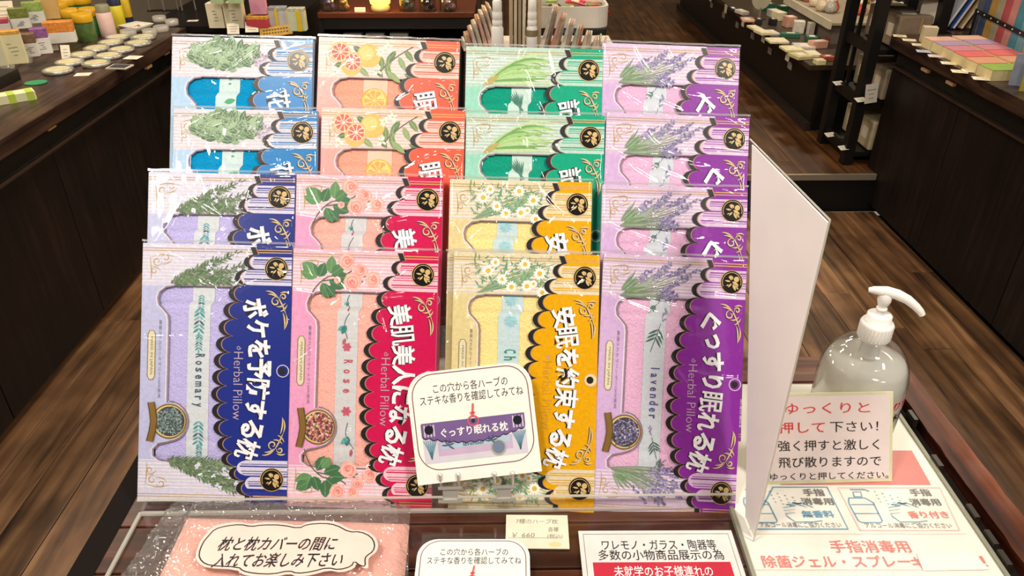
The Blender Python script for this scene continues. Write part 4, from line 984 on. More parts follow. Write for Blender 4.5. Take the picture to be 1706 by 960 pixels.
def round_(name, label, cat, cx_, yb, wpx, prof, z, mats, names, group=None, n=20):
    """lathed thing; prof = list per part of [(r_rel, z_abs)...] with r relative to half width"""
    p = P(cx_, yb, z); r = wpx*proj(p)[2]/FPX/2
    o = empty(name, (p.x, p.y+r*.8, z), None, label, cat, group)
    for pr_, ma, nm in zip(prof, mats, names):
        mb = MB(); mb.lathe([(a*r, b) for a, b in pr_], ma, n); mb.build(nm, o)
    return o
def slip(label, px, py, w_, d_, z, yaw=0, up=0, col='#efe6d2', name='price_tag', cat='price tag', group=None):
    """paper tag: lying (up=0) or leaning back (up in degrees)"""
    p = P(px, py, z); o = empty(name, (p.x, p.y, z+.0006), (R(up), 0, yaw), label, cat, group)
    mb = MB(); mb.box((0, d_/2, .0003), (w_, d_, .0006), mat(col, .6, var=.04)); mb.build('paper', o)
    mb = MB(); rg = random.Random(label+str(px))
    for j in range(3): l = w_*rg.uniform(.2, .38); line(mb, [(-l, d_*(.25+.22*j)), (l, d_*(.25+.22*j))], d_*.05, .0009, mat('#a59c8b', .7))
    mb.build('print_mark', o); return o
# ---- black risers on the left counter
r0 = P(98, 100, CT); r1 = P(62, 36, CT+.075)
rx0, rx1 = r0.x, r1.x+.02
o = empty('display_riser', (rx0-.12, 2.0, CT), None, 'black two-step riser on the left counter under the boxes', 'riser')
MB().box((0, 0, .0175), (.24, 1.15, .035), BLACK).build('lower_step', o, bevel=.001)
MB().box((-.07+min(0, rx1-rx0+.1), 0, .055), (.16, 1.15, .04), BLACK).build('upper_step', o, bevel=.001)
Z1, Z2 = CT+.0352, CT+.0752
TIN = mat('#cfc69c', .35, var=.15, scale=60); RIMT = mat('#c9c8c0', .3, metal=.7); LIDM = clear('tin_window', gloss=1.6, rough=.05, base=.03)
tins = [(88, 126, 48, 'nearest the camera'), (108, 112, 45, 'second from the camera, on the left'), (153, 114, 45, 'second from the camera, on the right'), (131, 99, 42, 'behind the upright white tag'), (173, 101, 44, 'beside the white flat card'), (154, 88, 41, 'in the middle of the left row'), (196, 90, 41, 'in the middle of the right row'), (178, 78, 40, 'second last of the left row'), (224, 79, 42, 'second last of the right row'), (190, 69, 38, 'at the far left end'), (233, 69, 40, 'at the far end below the glass cups')]
for tx, ty, tw, lb in tins:
    round_('round_tin', 'flat round window-lid tin '+lb, 'tin', tx, ty, tw, [[(.9, 0), (1, .003), (1, .009), (.93, .012)], [(.86, .0125), (.001, .0135)], [(1.0, .009), (1.02, .011), (.9, .0135), (.86, .0126)]], CT, [RIMT, TIN, RIMT], ['base', 'window', 'rim'], 'round tins on the left counter', 26)
slip('white price tag lying before the nearest round tin', 135, 127, .05, .04, CT, .15)
slip('white price card lying beside the right row of tins', 216, 99, .055, .05, CT, -.1)
slip('white upright tag standing among the round tins', 111, 99, .032, .05, CT, .1, 70)
slip('white tag lying at the far end of the left counter', 320, 36, .045, .03, CT, .1)
p = P(192, 116, CT); o = empty('framed_card', (p.x, p.y, CT), (0, 0, -.12), 'small dark card in a light frame lying beside the tins', 'card')
MB().box((0, .03, .002), (.075, .055, .004), mat('#cfc9b8', .5)).build('frame', o); MB().box((0, .03, .0043), (.062, .044, .001), mat('#3c3a42', .4)).build('print', o)
p = P(59, 140, CT); o = empty('paper_fan', (p.x, p.y, CT+.001), (0, 0, .3), 'green oval paper disc lying on the left counter', 'disc')
mb = MB(); mb.prism([(.034*cos(i*.2618), .03*sin(i*.2618)+.01) for i in range(24)], 0, .002, mat('#2f8f5c', .5)); mb.build('disc', o)
p = P(10, 176, CT); o = empty('incense_box', (p.x-.02, p.y+.03, CT), (0, 0, R(38)), 'flat yellow-green and white box at the left edge', 'box')
MB().box((0, 0, .013), (.17, .05, .026), mat('#e3e2b4', .45, var=.05)).build('carton', o, bevel=.001)
for x_ in (-.05, .02, .07): MB().box((x_, 0, .0131), (.02, .0508, .0268), mat('#b9cf4e', .4)).build('stripe', o)
MB().box((-.06, -.012, .0132), (.055, .028, .0270), mat('#2e7a60', .4)).build('green_end', o)
# cartons
bc_('soap_box', 'tall cream carton with a printed arch on the lower step', 'box', 8, 42, 107, 52, Z1, .03, '#e6dcae', R(25), cap='#dba24a', capfrac=.12, marks='#8b8a4a')
bc_('soap_box', 'cream carton cut by the left edge, beside the arch carton', 'box', -22, 8, 111, 58, Z1, .03, '#ddd4b2', R(25), cap='#d99b45', capfrac=.12)
bc_('sachet_box', 'white box of brown sachets on the lower step', 'box', 37, 62, 95, 57, Z1, .035, '#e2ddd5', R(25), cap='#7d5f4c', capfrac=.42, marks='#777777')
bc_('sachet_box', 'white box of purple sachets on the lower step', 'box', 58, 83, 90, 48, Z1, .035, '#e2ddd8', R(25), cap='#8f5a94', capfrac=.38, marks='#777777')
bc_('sachet_box', 'white box of orange glossy packets behind the tins', 'box', 78, 122, 72, 37, Z1, .045, '#e2ddd5', R(20), cap='#de8a3a', capfrac=.5)
bc_('sachet_box', 'white box of dark green packets on the upper step', 'box', 20, 48, 48, 14, Z2, .035, '#d9d8cf', R(25), cap='#77803c', capfrac=.5, marks='#777777')
bc_('sachet_box', 'white box of yellow and teal packets on the upper step', 'box', 43, 72, 39, 4, Z2, .035, '#d9dad2', R(25), cap='#93ac5c', capfrac=.45, marks='#777777')
bc_('sachet_box', 'white box with a red label at the left edge', 'box', -14, 15, 60, 32, Z2, .035, '#d8cbc4', R(25), cap='#b2505a', capfrac=.3)
slip('large blank cream card at the top left corner', 8, 33, .07, .07, Z2+.03, .3, 60, '#d9cdb2')
slip('small white tag standing under the orange packets', 93, 84, .022, .03, Z1-.03, .3, 80)
bc_('paper_pouch', 'large tan paper pouch behind the yellow lidded jars', 'pouch', 66, 98, 32, -25, Z2, .03, '#cfa766', R(20))
bc_('paper_pouch', 'dull pink paper pouch at the back of the left counter', 'pouch', 98, 135, 6, -35, Z2, .03, '#b08a78', R(20))
# yellow lidded jars
YL = mat('#dda91e', .35, var=.06); GJ = mat('#55703a', .3, var=.25, scale=50); GJ2 = mat('#3f8a44', .35, var=.2, scale=60)
for jx, jy, lb, gm in ((142, 71, 'nearest of the group', GJ), (121, 62, 'left of the nearest one', GJ2), (151, 60, 'right behind the nearest one', GJ2), (101, 50, 'at the left end of the group', GJ), (113, 41, 'in the back row on the left', GJ2), (138, 38, 'in the back row on the right', GJ)):
    round_('lidded_jar', 'green jar with yellow lid, '+lb, 'jar', jx, jy, 30, [[(.92, 0), (.98, .004), (1, .05), (.95, .075)], [(1.02, .075), (1.06, .078), (1.06, .1), (1.0, .104)]], CT, [gm, YL], ['jar_body', 'lid'], 'jars with yellow lids', 20)
round_('lotion_bottle', 'pale pink lotion bottle with grey cap beside the yellow lidded jars', 'bottle', 178, 62, 25, [[(.95, 0), (1, .005), (1, .088), (.9, .093)], [(.88, .093), (.88, .118), (.8, .122)]], CT, [mat('#dab9b4', .4), mat('#8d8a72', .4)], ['bottle_body', 'cap'])
round_('spray_bottle', 'yellow bottle with navy cap right of the pink lotion bottle', 'bottle', 196, 47, 22, [[(.95, 0), (1, .005), (1, .085), (.9, .09)], [(.95, .09), (.95, .125), (.85, .13)]], CT, [mat('#d3c22e', .35), mat('#262c4c', .4)], ['bottle_body', 'cap'])
round_('spray_bottle', 'yellow bottle with navy base behind the candy dish', 'bottle', 211, 37, 17, [[(1, 0), (1, .02)], [(.98, .02), (1, .025), (1, .11), (.7, .12)]], CT, [mat('#262c4c', .4), mat('#cfae2a', .35)], ['base', 'bottle_body'])
slip('tall cream leaflet standing between jars and lotion bottle', 161, 63, .008, .11, CT, 0, 88, '#e0cfae', 'leaflet', 'leaflet')
# candy dish and cups
p = P(220, 56, CT); o = empty('candy_dish', (p.x, p.y+.05, CT), (0, 0, R(20)), 'white square dish of small sweets on the left counter', 'dish')
mb = MB(); mb.lathe([(.04, 0), (.045, .003), (.072, .026), (.070, .027), (.045, .006), (.001, .005)], mat('#ddd8ca', .3), 4); mb.build('dish', o)
rg = random.Random(8)
for j in range(22):
    a, r = rg.random()*6.28, .038*math.sqrt(rg.random()); c_ = rg.choice(['#e4dcc8', '#c9a24a', '#8c3f35', '#d8cfc0', '#a5603a', '#e9e4d6'])
    mb = MB(); mb.lathe([(.001, 0), (.006, .002), (.007, .006), (.004, .010), (.001, .011)], mat(c_, .4), 8); mb.build('sweet', o, (r*cos(a), r*sin(a), .007+.006*rg.random()))
WG = clear('frosted_cup', milk=.45, gloss=1.2, milkcol=(.85, .8, .72))
for gx, gy, gw, lb in ((211, 62, 26, 'before the sweets dish'), (247, 61, 24, 'before the sweets dish on the right'), (266, 55, 25, 'right of the sweets dish'), (284, 44, 22, 'at the far right of the group'), (263, 38, 22, 'behind the sweets dish, pinkish')):
    round_('frosted_cup', 'small frosted cup standing '+lb, 'cup', gx, gy, gw, [[(.85, 0), (.95, .003), (1, .024), (.96, .024), (.9, .004), (.001, .003)]], CT, [WG], ['cup_body'], 'frosted cups on the left counter')
for gx, gy, lb in ((8, 118, 'at the left edge before the cream cartons'), (38, 108, 'before the arch carton')):
    round_('clear_cup', 'small clear cup '+lb, 'cup', gx, gy, 26, [[(.8, 0), (1, .026), (.97, .026), (.78, .003), (.001, .003)]], CT, [WG], ['cup_body'], 'clear cups by the cream cartons')
# dark bags hanging at the end of the left counter
for gx, lb in ((250, 'left'), (275, 'middle'), (305, 'right')):
    p = P(gx, 24, CT); o = empty('tote_handle', (p.x, p.y+.08, CT+.0), (0, 0, .2), 'grey looped cord stand at the end of the left counter, the '+lb+' one', 'cord stand', 'looped cord stands')
    mb = MB(); mb.tube([(-.03, 0, 0), (-.028, 0, .08), (-.015, 0, .13), (.015, 0, .13), (.028, 0, .08), (.03, 0, 0)], .0035, mat('#6f6862', .4), 8); mb.build('cord', o); MB().box((0, 0, .002), (.08, .03, .004), BLACK).build('foot', o)

# ---- dark cabinet across the aisle, left part with cartons
pA = P(335, 48, CT); 
o = empty('back_cabinet', (-1.235, 3.76, 0), None, 'black low cabinet at the back left with cream cartons on it', 'cabinet')
MB().box((0, 0, .735), (.62, .7, .03), mat('#120e0d', .35)).build('cabinet_top', o, bevel=.002); MB().box((0, .01, .44), (.6, .66, .56), BLACK).build('carcass', o)
for q in range(2): MB().box((-.15+.3*q, -.335, .44), (.285, .012, .52), DARK).build('door', o, bevel=.001)
MB().box((0, .0, .165), (.58, .6, .01), BLACK).build('plinth', o)
bc_('cream_carton', 'cream carton with brush writing, the left of the pair', 'box', 349, 375, 47, 6, CT, .05, '#ded5b6', marks='#5c584c')
bc_('cream_carton', 'cream carton with brush writing, the right of the pair', 'box', 377, 407, 47, 5, CT, .05, '#ded5b6', marks='#5c584c')
for gx, lb in ((362, 'left'), (391, 'right')):
    p, w2, h2 = fit(gx-11, gx+11, 8, -22, CT+.105)
    bc_('green_carton', 'pale green carton stacked on the cream pair, the '+lb+' one', 'box', gx-11, gx+11, 6, -22, CT+.112, .04, '#a9bf8e')
bc_('pink_packet', 'pink cosmetic packet behind the red and yellow box', 'packet', 418, 444, 24, -12, CT+.055, .03, '#d792a8', cap='#e8c9cf', capfrac=.3)
bc_('red_box', 'red box with a yellow stripe under the pink packet', 'box', 412, 447, 47, 27, CT, .06, '#c9424e', cap='#e0a94a', capfrac=.3)
bc_('boxed_bottle', 'silver carton with yellow stripe holding a clear bottle', 'box', 450, 479, 44, 12, CT, .04, '#bdbdbc', cap='#9aa0a6', capfrac=.2)
bc_('boxed_bottle', 'pale green carton with broad yellow stripe at the right end', 'box', 483, 510, 52, 14, CT, .04, '#c8cfae', cap='#b9b8a0', capfrac=.15)
for gx, yb_, w2, nm in ((463, 44, .012, 0), (501, 52, .02, 1)):
    p, _, h2 = fit(gx-4, gx+4, yb_, 14 if nm == 0 else 18, CT); 
    o = empty('yellow_strip', (p.x, p.y-.004, CT), None, 'vertical yellow stripe sleeve on the '+('silver carton' if nm == 0 else 'pale green carton'), 'sleeve'); MB().box((0, 0, h2/2), (w2, .002, h2), mat('#dcbc2c', .4)).build('sleeve', o)
slip('white tag leaning before the cream cartons', 389, 57, .05, .045, CT-.02, .1, 60); slip('white tag leaning before the red box', 420, 54, .055, .045, CT-.015, .1, 60)
p = P(461, 60, CT-.03); o = empty('wooden_plaque', (p.x, p.y, p.z), (R(65), 0, 0), 'small tilted golden wooden plaque with dark writing', 'plaque'); o.rotation_euler = (R(65), R(-7), 0)
MB().box((0, .02, 0), (.14, .04, .006), mat('#c69a3f', .4, var=.15)).build('board', o); mb = MB()
for j in range(9): rg = random.Random(j); line(mb, [(-.055+j*.0125, .028), (-.047+j*.0125, .027)], .005, .0035, mat('#3c2a16', .5)); line(mb, [(-.055+j*.0125, .013), (-.048+j*.0125, .015)], .005, .0035, mat('#3c2a16', .5))
mb.build('writing', o)
# ---- open shelf with gemstones and a lit salt lamp
pl_, pr_ = P(529, 21, CT), P(790, 26, CT)
o = empty('open_shelf', ((pl_.x+pr_.x)/2, pl_.y+.2, 0), None, 'dark open wooden shelf with stones and a lit lamp at the back', 'shelf unit'); sx_ = (pr_.x-pl_.x)
MB().box((0, 0, .738), (sx_, .42, .024), mat('#5a2c1a', .3, var=.2, stretch=(1, 12, 12))).build('top_board', o, bevel=.002)
MB().box((0, .0, .60), (sx_-.02, .40, .018), BLACK).build('shelf', o); MB().box((0, .2, .45), (sx_, .02, .56), BLACK).build('back_panel', o)
for s2 in (-1, 1): MB().box((s2*(sx_/2-.01), 0, .44), (.02, .41, .55), BLACK).build('side_panel', o)
MB().box((0, -.19, .70), (sx_-.04, .02, .05), BLACK).build('rail', o)
for gx, yb_, lb in ((588, 60, 'left'), (625, 60, 'middle'), (665, 60, 'right')):
    bc_('paper_box', 'white paper box inside the dark shelf, the '+lb+' one', 'box', gx-15, gx+15, 68, 56, .610, .06, '#a8a298', group='white boxes inside the dark shelf')
def jar(label, cx_, w2, col, z, col2=None):
    p = P(cx_, 22, z); r = w2*proj(p)[2]/FPX/2; o = empty('gemstone_jar', (p.x, p.y+.06, z), None, label, 'glass jar')
    MB().lathe([(r, 0), (r*1.02, .004), (r*1.02, .1), (r*.95, .1), (r*.95, .006), (.001, .005)], GLASS, 20).build('jar', o)
    rg = random.Random(cx_)
    for j in range(7):
        mb = MB(); mb.lathe([(.001, 0), (.014, .006), (.017, .014), (.012, .024), (.001, .029)], mat(col if j % 2 else (col2 or col), .15, var=.3, scale=60), 7); mb.build('stone', o, (r*.45*cos(j*2.4), r*.45*sin(j*2.4), .006+.012*j))
jar('glass jar of purple stones on the dark wooden shelf', 545, 26, '#8a7396', CT); jar('glass jar of golden stones left of the lit lamp', 569, 20, '#c09348', CT)
jar('glass jar of green stones right of the lit lamp', 677, 28, '#55705a', CT); jar('glass jar of black stones on the shelf', 711, 28, '#1c1c22', CT); jar('glass jar of pale pink stones at the right end', 746, 30, '#c9a4a0', CT)
p = P(632, 22, CT); o = empty('salt_lamp', (p.x, p.y+.05, CT), None, 'glowing yellow lamp on a round base in the shelf middle', 'lamp')
MB().lathe([(.038, 0), (.044, .005), (.044, .022), (.036, .024)], mat('#c9a670', .5), 20).build('base', o)
mb = MB(); mb.lathe([(.03, .024), (.046, .035), (.05, .06), (.04, .09), (.02, .11), (.001, .115)], mat('#ffc23c', .5, emit=7), 12); mb.build('glowing_stone', o)
l = bpy.data.lights.new('lamp_glow', 'POINT'); l.energy = 3.5; l.color = (1, .6, .15); l.shadow_soft_size = .06; lo_ = bpy.data.objects.new('lamp_glow', l); COL.objects.link(lo_); lo_.location = (p.x, p.y-.03, CT+.16)
slip('white card standing beside the lit lamp', 600, 20, .05, .02, CT, 0, 80)

# ---- middle display: white base, central spine, bottles and fanned packets
zt = TZ-.02
tcn = P(893, 72, zt); cyT = tcn.y
o = empty('packet_tower', (tcn.x, cyT+.01, 0), None, 'tall cream central stand dividing the fanned packets', 'display tower')
MB().box((.04, 0, zt-.015), (.46, .22, .03), mat('#dcd6cb', .5)).build('base_top', o, bevel=.003); MB().box((.04, 0, zt/2-.015), (.4, .2, zt-.035), BLACK).build('pedestal', o)
MB().box((-.025, -.02, zt+.15), (.016, .22, .3), mat('#e8ddc4', .5)).build('spine', o)
for q, c_ in enumerate(('#b9a486', '#cbbb9c', '#a48f74', '#d3c6aa')): MB().box((-.088+.014*q, -.01, zt+.14), (.010, .20, .28), mat(c_, .5)).build('divider', o)
MB().box((.002, -.01, zt+.14), (.02, .2, .28), mat('#bda987', .5)).build('divider', o)
fans = ['#d9b7a0', '#dba98c', '#cfc0a2', '#e3d2bf', '#c9806a', '#d8cdb8', '#b5b79a', '#e0c59a']
for side, base_x, n_ in (('left', 835, 22), ('right', 920, 19)):
    for j in range(n_):
        t = j/(n_-1); px = (834-60*t) if side == 'left' else (902+104*t)
        top_ = (-6+66*t**1.3) if side == 'left' else (-2+70*t**.9)
        p = P(px, 79, zt); p2, w2, h2 = fit(px-5, px+5, 79, top_, zt)
        q = empty('incense_packet', (p.x, p.y+.0+.025*(j % 3), zt), (0, R((-1 if side == 'left' else 1)*(16-6*t)), R(8*(1 if side == 'left' else -1))), '%s slim cream and pink packet in the %s fan, %s' % (['tall', 'tall', 'middling', 'short'][int(t*3.2)], side, 'with a pointed tip'), 'packet', 'slim packets fanned on the %s of the tower' % side)
        q['label'] = '%s slim pointed packet in the %s fan, %s from the cream tower' % (['pinkish tan', 'salmon', 'straw', 'pale beige', 'terracotta', 'ivory', 'sage', 'golden cream'][(j*3+n_) % 8], side, ORD[j])
        h2 = max(.035, h2*.95); ma = mat(fans[(j*3+n_) % 8], .3, var=.25, scale=50); wd = .018
        mb = MB(); th = .003
        A = [(-wd*.25, -.055, 0), (-wd*.25, .045, 0), (-wd*.2, .03, h2*.8), (-wd*.2, -.045, h2)]; A = [(-.0015, -.05, 0), (-.0015, .04, 0), (-.0015, .03, h2*.85), (-.0015, -.0, h2*.97), (-.0015, -.045, h2*.9)]
        Bq = [(x+.004+.006*(1-z/h2), y, z) for x, y, z in A]
        A = [(x-.006*(1-z/h2), y, z) for x, y, z in A]
        mb.poly(A[::-1], ma); mb.poly(Bq, ma)
        for i in range(5): k2 = (i+1) % 5; mb.poly([A[i], A[k2], Bq[k2], Bq[i]], ma)
        mb.build('sachet', q)
        MB().box((.0, -.047, h2*.45), (.0075, .003, h2*.8), clear('packet_film', gloss=2, base=.1, milk=.3) if 'packet_film' not in bpy.data.materials else bpy.data.materials['packet_film']).build('clear_edge', q)
for nm, cx_, yb_, w2, lb in ((0, 829, 80, 20, 'white capped bottle left of the cream tower'), (1, 885, 80, 18, 'white bottle with a patterned band right of the cream tower')):
    p = P(cx_, yb_, zt); r = w2*proj(p)[2]/FPX/2; o = empty('white_bottle', (p.x, p.y-.045, zt), None, lb, 'bottle')
    MB().lathe([(r*.95, 0), (r, .004), (r, .075), (r*.8, .083)], WHITE, 20).build('bottle_body', o); MB().lathe([(r*.75, .083), (r*.85, .086), (r*.85, .1), (r*.75, .103), (r*.82, .105), (r*.82, .125), (r*.7, .13), (r*.75, .132), (r*.75, .16), (r*.6, .165)], WHITE, 20).build('cap', o)
    if nm: MB().lathe([(r*1.01, .05), (r*1.02, .051), (r*1.02, .07), (r*1.01, .071)], mat('#8a7a5c', .4, var=.6, scale=300), 20).build('band', o)
# ---- white tub of red packets on a black stand
pL, pR = P(880, 47, TZ), P(1013, 47, TZ); wt = pR.x-pL.x
o = empty('tub_stand', ((pL.x+pR.x)/2, pL.y+.16, 0), None, 'black square stand carrying the white tub', 'stand')
MB().box((0, 0, TZ-.08), (wt-.01, .32, .16), BLACK).build('stand_top', o, bevel=.004); MB().box((0, 0, .34), (wt-.03, .29, .69), BLACK).build('column', o)
MB().box((.0, -.162, TZ-.012), (.05, .003, .012), mat('#3d5570', .4)).build('badge', o)
o = empty('white_tub', ((pL.x+pR.x)/2, pL.y+.16, TZ), None, 'shallow white rounded tub of red packets at the back', 'tub')
pts = rrect(wt+.006, .32, .05); mb = MB(); inn = [(x*.94, y*.94) for x, y in pts]; n = len(pts); hh = fit(895, 1013, 47, 12, TZ)[2]
for i in range(n):
    j = (i+1) % n; a, b, c_, d_ = pts[i], pts[j], inn[i], inn[j]; TW = mat('#d5d0c6', .4, var=.03)
    mb.poly([(a[0], a[1], 0), (b[0], b[1], 0), (b[0], b[1], hh), (a[0], a[1], hh)], TW); mb.poly([(a[0], a[1], hh), (b[0], b[1], hh), (d_[0], d_[1], hh), (c_[0], c_[1], hh)], TW); mb.poly([(c_[0], c_[1], hh), (d_[0], d_[1], hh), (d_[0], d_[1], .01), (c_[0], c_[1], .01)], TW)
mb.poly([(x, y, .01) for x, y in inn], TW); mb.poly([(x, y, 0) for x, y in pts[::-1]], TW); mb.build('tub', o)
for j in range(16):
    rg = random.Random(j+60); 
    q = empty('sweet_packet', (o.location.x-.12+.08*(j % 4)+rg.uniform(-.01, .01), o.location.y-.10+.066*(j//4)+rg.uniform(-.01, .01), TZ+hh-.03+rg.random()*.012), (rg.uniform(-.3, .3), rg.uniform(-.3, .3), rg.random()*3), 'small shiny packet in the white tub, %s row from the front, %s from the left' % (ORD[j//4], ORD[j % 4]), 'packet', 'packets in the white tub')
    MB().box((0, 0, 0), (.07, .045, .008), mat(rg.choice(['#b8283a', '#c93a4a', '#3a3430', '#d9a08a', '#8aa04a', '#b02c3c']), .25)).build('pouch', q, bevel=.003); MB().box((0, 0, .0045), (.03, .02, .001), mat('#e3c9a8', .4)).build('label_patch', q)

# ---- long low shelf at the back right
LS = CAMZ-.95
e0, e1 = P(1213, 21, LS), P(1360, 106, LS); lx = (e0.x+e1.x)/2; ly0, ly1 = 3.68, 6.9
o = empty('low_shelf', (lx+.36, (ly0+ly1)/2, .171), None, 'long black low cabinet at the back right full of small goods', 'cabinet'); zz = .171
MB().box((0, 0, LS-.012-zz), (.7, ly1-ly0, .024), mat('#3a2d20', .4, var=.2)).build('cabinet_top', o, bevel=.001); MB().box((.03, 0, (LS-.03-zz)/2), (.64, ly1-ly0-.02, LS-.026-zz), BLACK).build('carcass', o)
MB().box((-.30, 0, .02), (.03, ly1-ly0, .04), mat('#2a221e', .4)).build('skirting', o)
rg = random.Random(21)
for j in range(16):
    yy = -1.38+j*.175; MB().box((-.294, yy, .30-.09*(j % 2)+.02*rg.random()), (.004, .06, .035), mat('#8e857b', .6)).build('drawer_label', o)
for j in range(7): MB().box((-.352, -1.3+j*.42, LS-zz-.03), (.003, .05, .05), mat('#d8cfb0', .6)).build('shelf_tag', o)
goods = [('#e7dba6', 'cream'), ('#e9dfb8', 'pale yellow'), ('#d9a48f', 'salmon'), ('#2d6b50', 'green'), ('#d8cfc0', 'off-white'), ('#7a4a3a', 'brown'), ('#4d5a78', 'slate blue'), ('#c9c08a', 'straw'), ('#b55a4a', 'brick red'), ('#222226', 'black')]
low = [(1225, 20, 14, 5, 9), (1250, 38, 26, 4, 2), (1240, 26, 16, 7, 4), (1262, 52, 20, 4, 0), (1275, 60, 22, 6, 1), (1292, 60, 18, 4, 4), (1322, 66, 38, 9, 3), (1300, 74, 40, 4, 1), (1325, 88, 40, 5, 0), (1345, 84, 40, 6, 4), (1340, 101, 36, 7, 7), (1360, 97, 26, 6, 1), (1268, 44, 12, 12, 9), (1292, 45, 12, 13, 9), (1355, 62, 12, 26, 4), (1368, 84, 36, 15, 2), (1372, 112, 20, 10, 0), (1385, 105, 24, 9, 8), (1390, 75, 16, 12, 5)]
for j, (gx, gy, gw, gh, ci) in enumerate(low):
    p, w2, h2 = fit(gx-gw/2, gx+gw/2, gy, gy-gh, LS); h2 = max(.012, h2*.8)
    q = empty('small_goods_box', (p.x, p.y+.06, LS), (0, 0, R(rg.uniform(-8, 14))), '%s %s on the low back shelf, %s' % (goods[ci][1], 'flat packet' if gh < 8 else 'upright box', ['nearest the far end', 'beside the pink card', 'on the far left', 'near the front edge', 'behind the front row', 'in its middle', 'shaped like a tray', 'among pale packets', 'close to the tags', 'against the wall', 'near the black rack', 'at the rack foot', 'left of the round fan', 'right of the round fan', 'standing tall alone', 'lying wide', 'nearest the camera', 'by the rack post', 'in the shadow'][j]), 'box')
    MB().box((0, 0, h2/2), (w2*.8, .10 if gh < 8 else .05, h2), mat(goods[ci][0], .5, var=.1)).build('carton', q, bevel=.002)
    MB().box((0, -.0, h2+.0006), (w2*.35, .05 if gh < 8 else .02, .001), mat('#efe8d8', .5)).build('label_patch', q)
p = P(1282, 36, LS+.02); o = empty('round_fan', (p.x, p.y+.2, LS), (0, 0, .3), 'round pale paper fan standing at the back of the low shelf', 'fan')
mb = MB(); q_ = [(.07*cos(i*.2618), .07*sin(i*.2618)) for i in range(24)]; n = 24
mb.poly([(a, -.002, b+.12) for a, b in q_], mat('#b9b59c', .6)); mb.poly([(a, .002, b+.12) for a, b in q_[::-1]], mat('#b9b59c', .6)); mb.build('fan_disc', o); MB().box((0, 0, .03), (.012, .008, .06), mat('#8c8266', .5)).build('handle', o)
rg = random.Random(77); spots = []
for j in range(30):
    gx = rg.uniform(1225, 1395); t_ = (gx-1225)/170; gy = 14+t_*66+rg.uniform(-8, 14)-12; ci = rg.choice([0, 1, 2, 4, 4, 7, 5, 1, 3]); p = P(gx, gy, LS)
    if p.y < 3.8 or p.y > 6.6 or p.x < 1.66 or p.x > 2.1: p.x = 1.66+rg.random()*.1
    if p.y < 3.8 or (4.05 < p.y < 4.9 and p.x > 1.66): p.x = min(p.x, 1.68)
    if p.y > 3.74 and all(abs(p.y-b)+abs(p.x-a) > .09 for a, b, _ in spots): spots.append((p.x, p.y, ci))
for j, (a, b, ci) in enumerate(sorted(spots, key=lambda t: t[1])):
    q = empty('small_goods_box', (a, b, LS), (0, 0, rg.uniform(-.3, .3)), '%s little carton at the rear of the low cabinet, %s from its near end' % (goods[ci][1], ORD2[j]), 'box', 'small cartons at the back of the low cabinet')
    hh = rg.uniform(.02, .07); MB().box((0, 0, hh/2), (.06, .065, hh), mat(goods[ci][0], .5, var=.15)).build('carton', q, bevel=.002); MB().box((0, 0, hh+.0006), (.03, .035, .001), mat('#f3ecdc', .5)).build('label_patch', q)
# grey back-wall units behind it
o = empty('wall_shelving', (2.62, 5.4, .171), None, 'grey brown shelving against the right wall behind the low cabinet', 'shelving')
MB().box((.0, 0, .6), (.04, 3.0, 1.2), mat('#4c423b', .6)).build('back_board', o)
for j in range(6): MB().box((-.03, -1.25+j*.5, .6), (.03, .02, 1.2), mat('#38302b', .5)).build('upright', o)
s0, s1 = P(1320, 8, .72), P(1380, 42, .72)

o = empty('white_display_box', (2.05, 4.47, LS), None, 'grey box with a white ledge standing at the rear of the low cabinet', 'display box')
MB().box((0, 0, (.6-LS)/2), (.58, .70, .6-LS), mat('#6d6158', .6)).build('box_body', o); MB().box((-.005, 0, .605-LS), (.62, .74, .012), mat('#a89c85', .5)).build('top_board', o); MB().box((-.318, 0, .600-LS), (.012, .745, .04), mat('#d6ccb4', .45)).build('ledge', o)
rg = random.Random(5)
for j in range(26):
    X_ = 1.80+.42*rg.random(); Y_ = 4.14+.68*j/26; q = empty('glass_trinket', (X_, Y_, .612), (0, 0, rg.random()), 'small shiny trinket on the white ledge box, %s from its near end' % ORD[j], 'trinket', 'trinkets on the white ledge box')
    c_ = rg.choice(['#d98a72', '#e6d3b8', '#cfa24a', '#b8b2a8', '#e0b6a0', '#8f8b86', '#c7554a']); MB().lathe([(.02, 0), (.034, .01), (.036, .03), (.022, .055), (.001, .06)], mat(c_, .12, var=.25, scale=70), 9).build('bowl', q); MB().lathe([(.012, .055), (.015, .07), (.001, .075)], mat('#e9e2d4', .15), 8).build('knob', q)
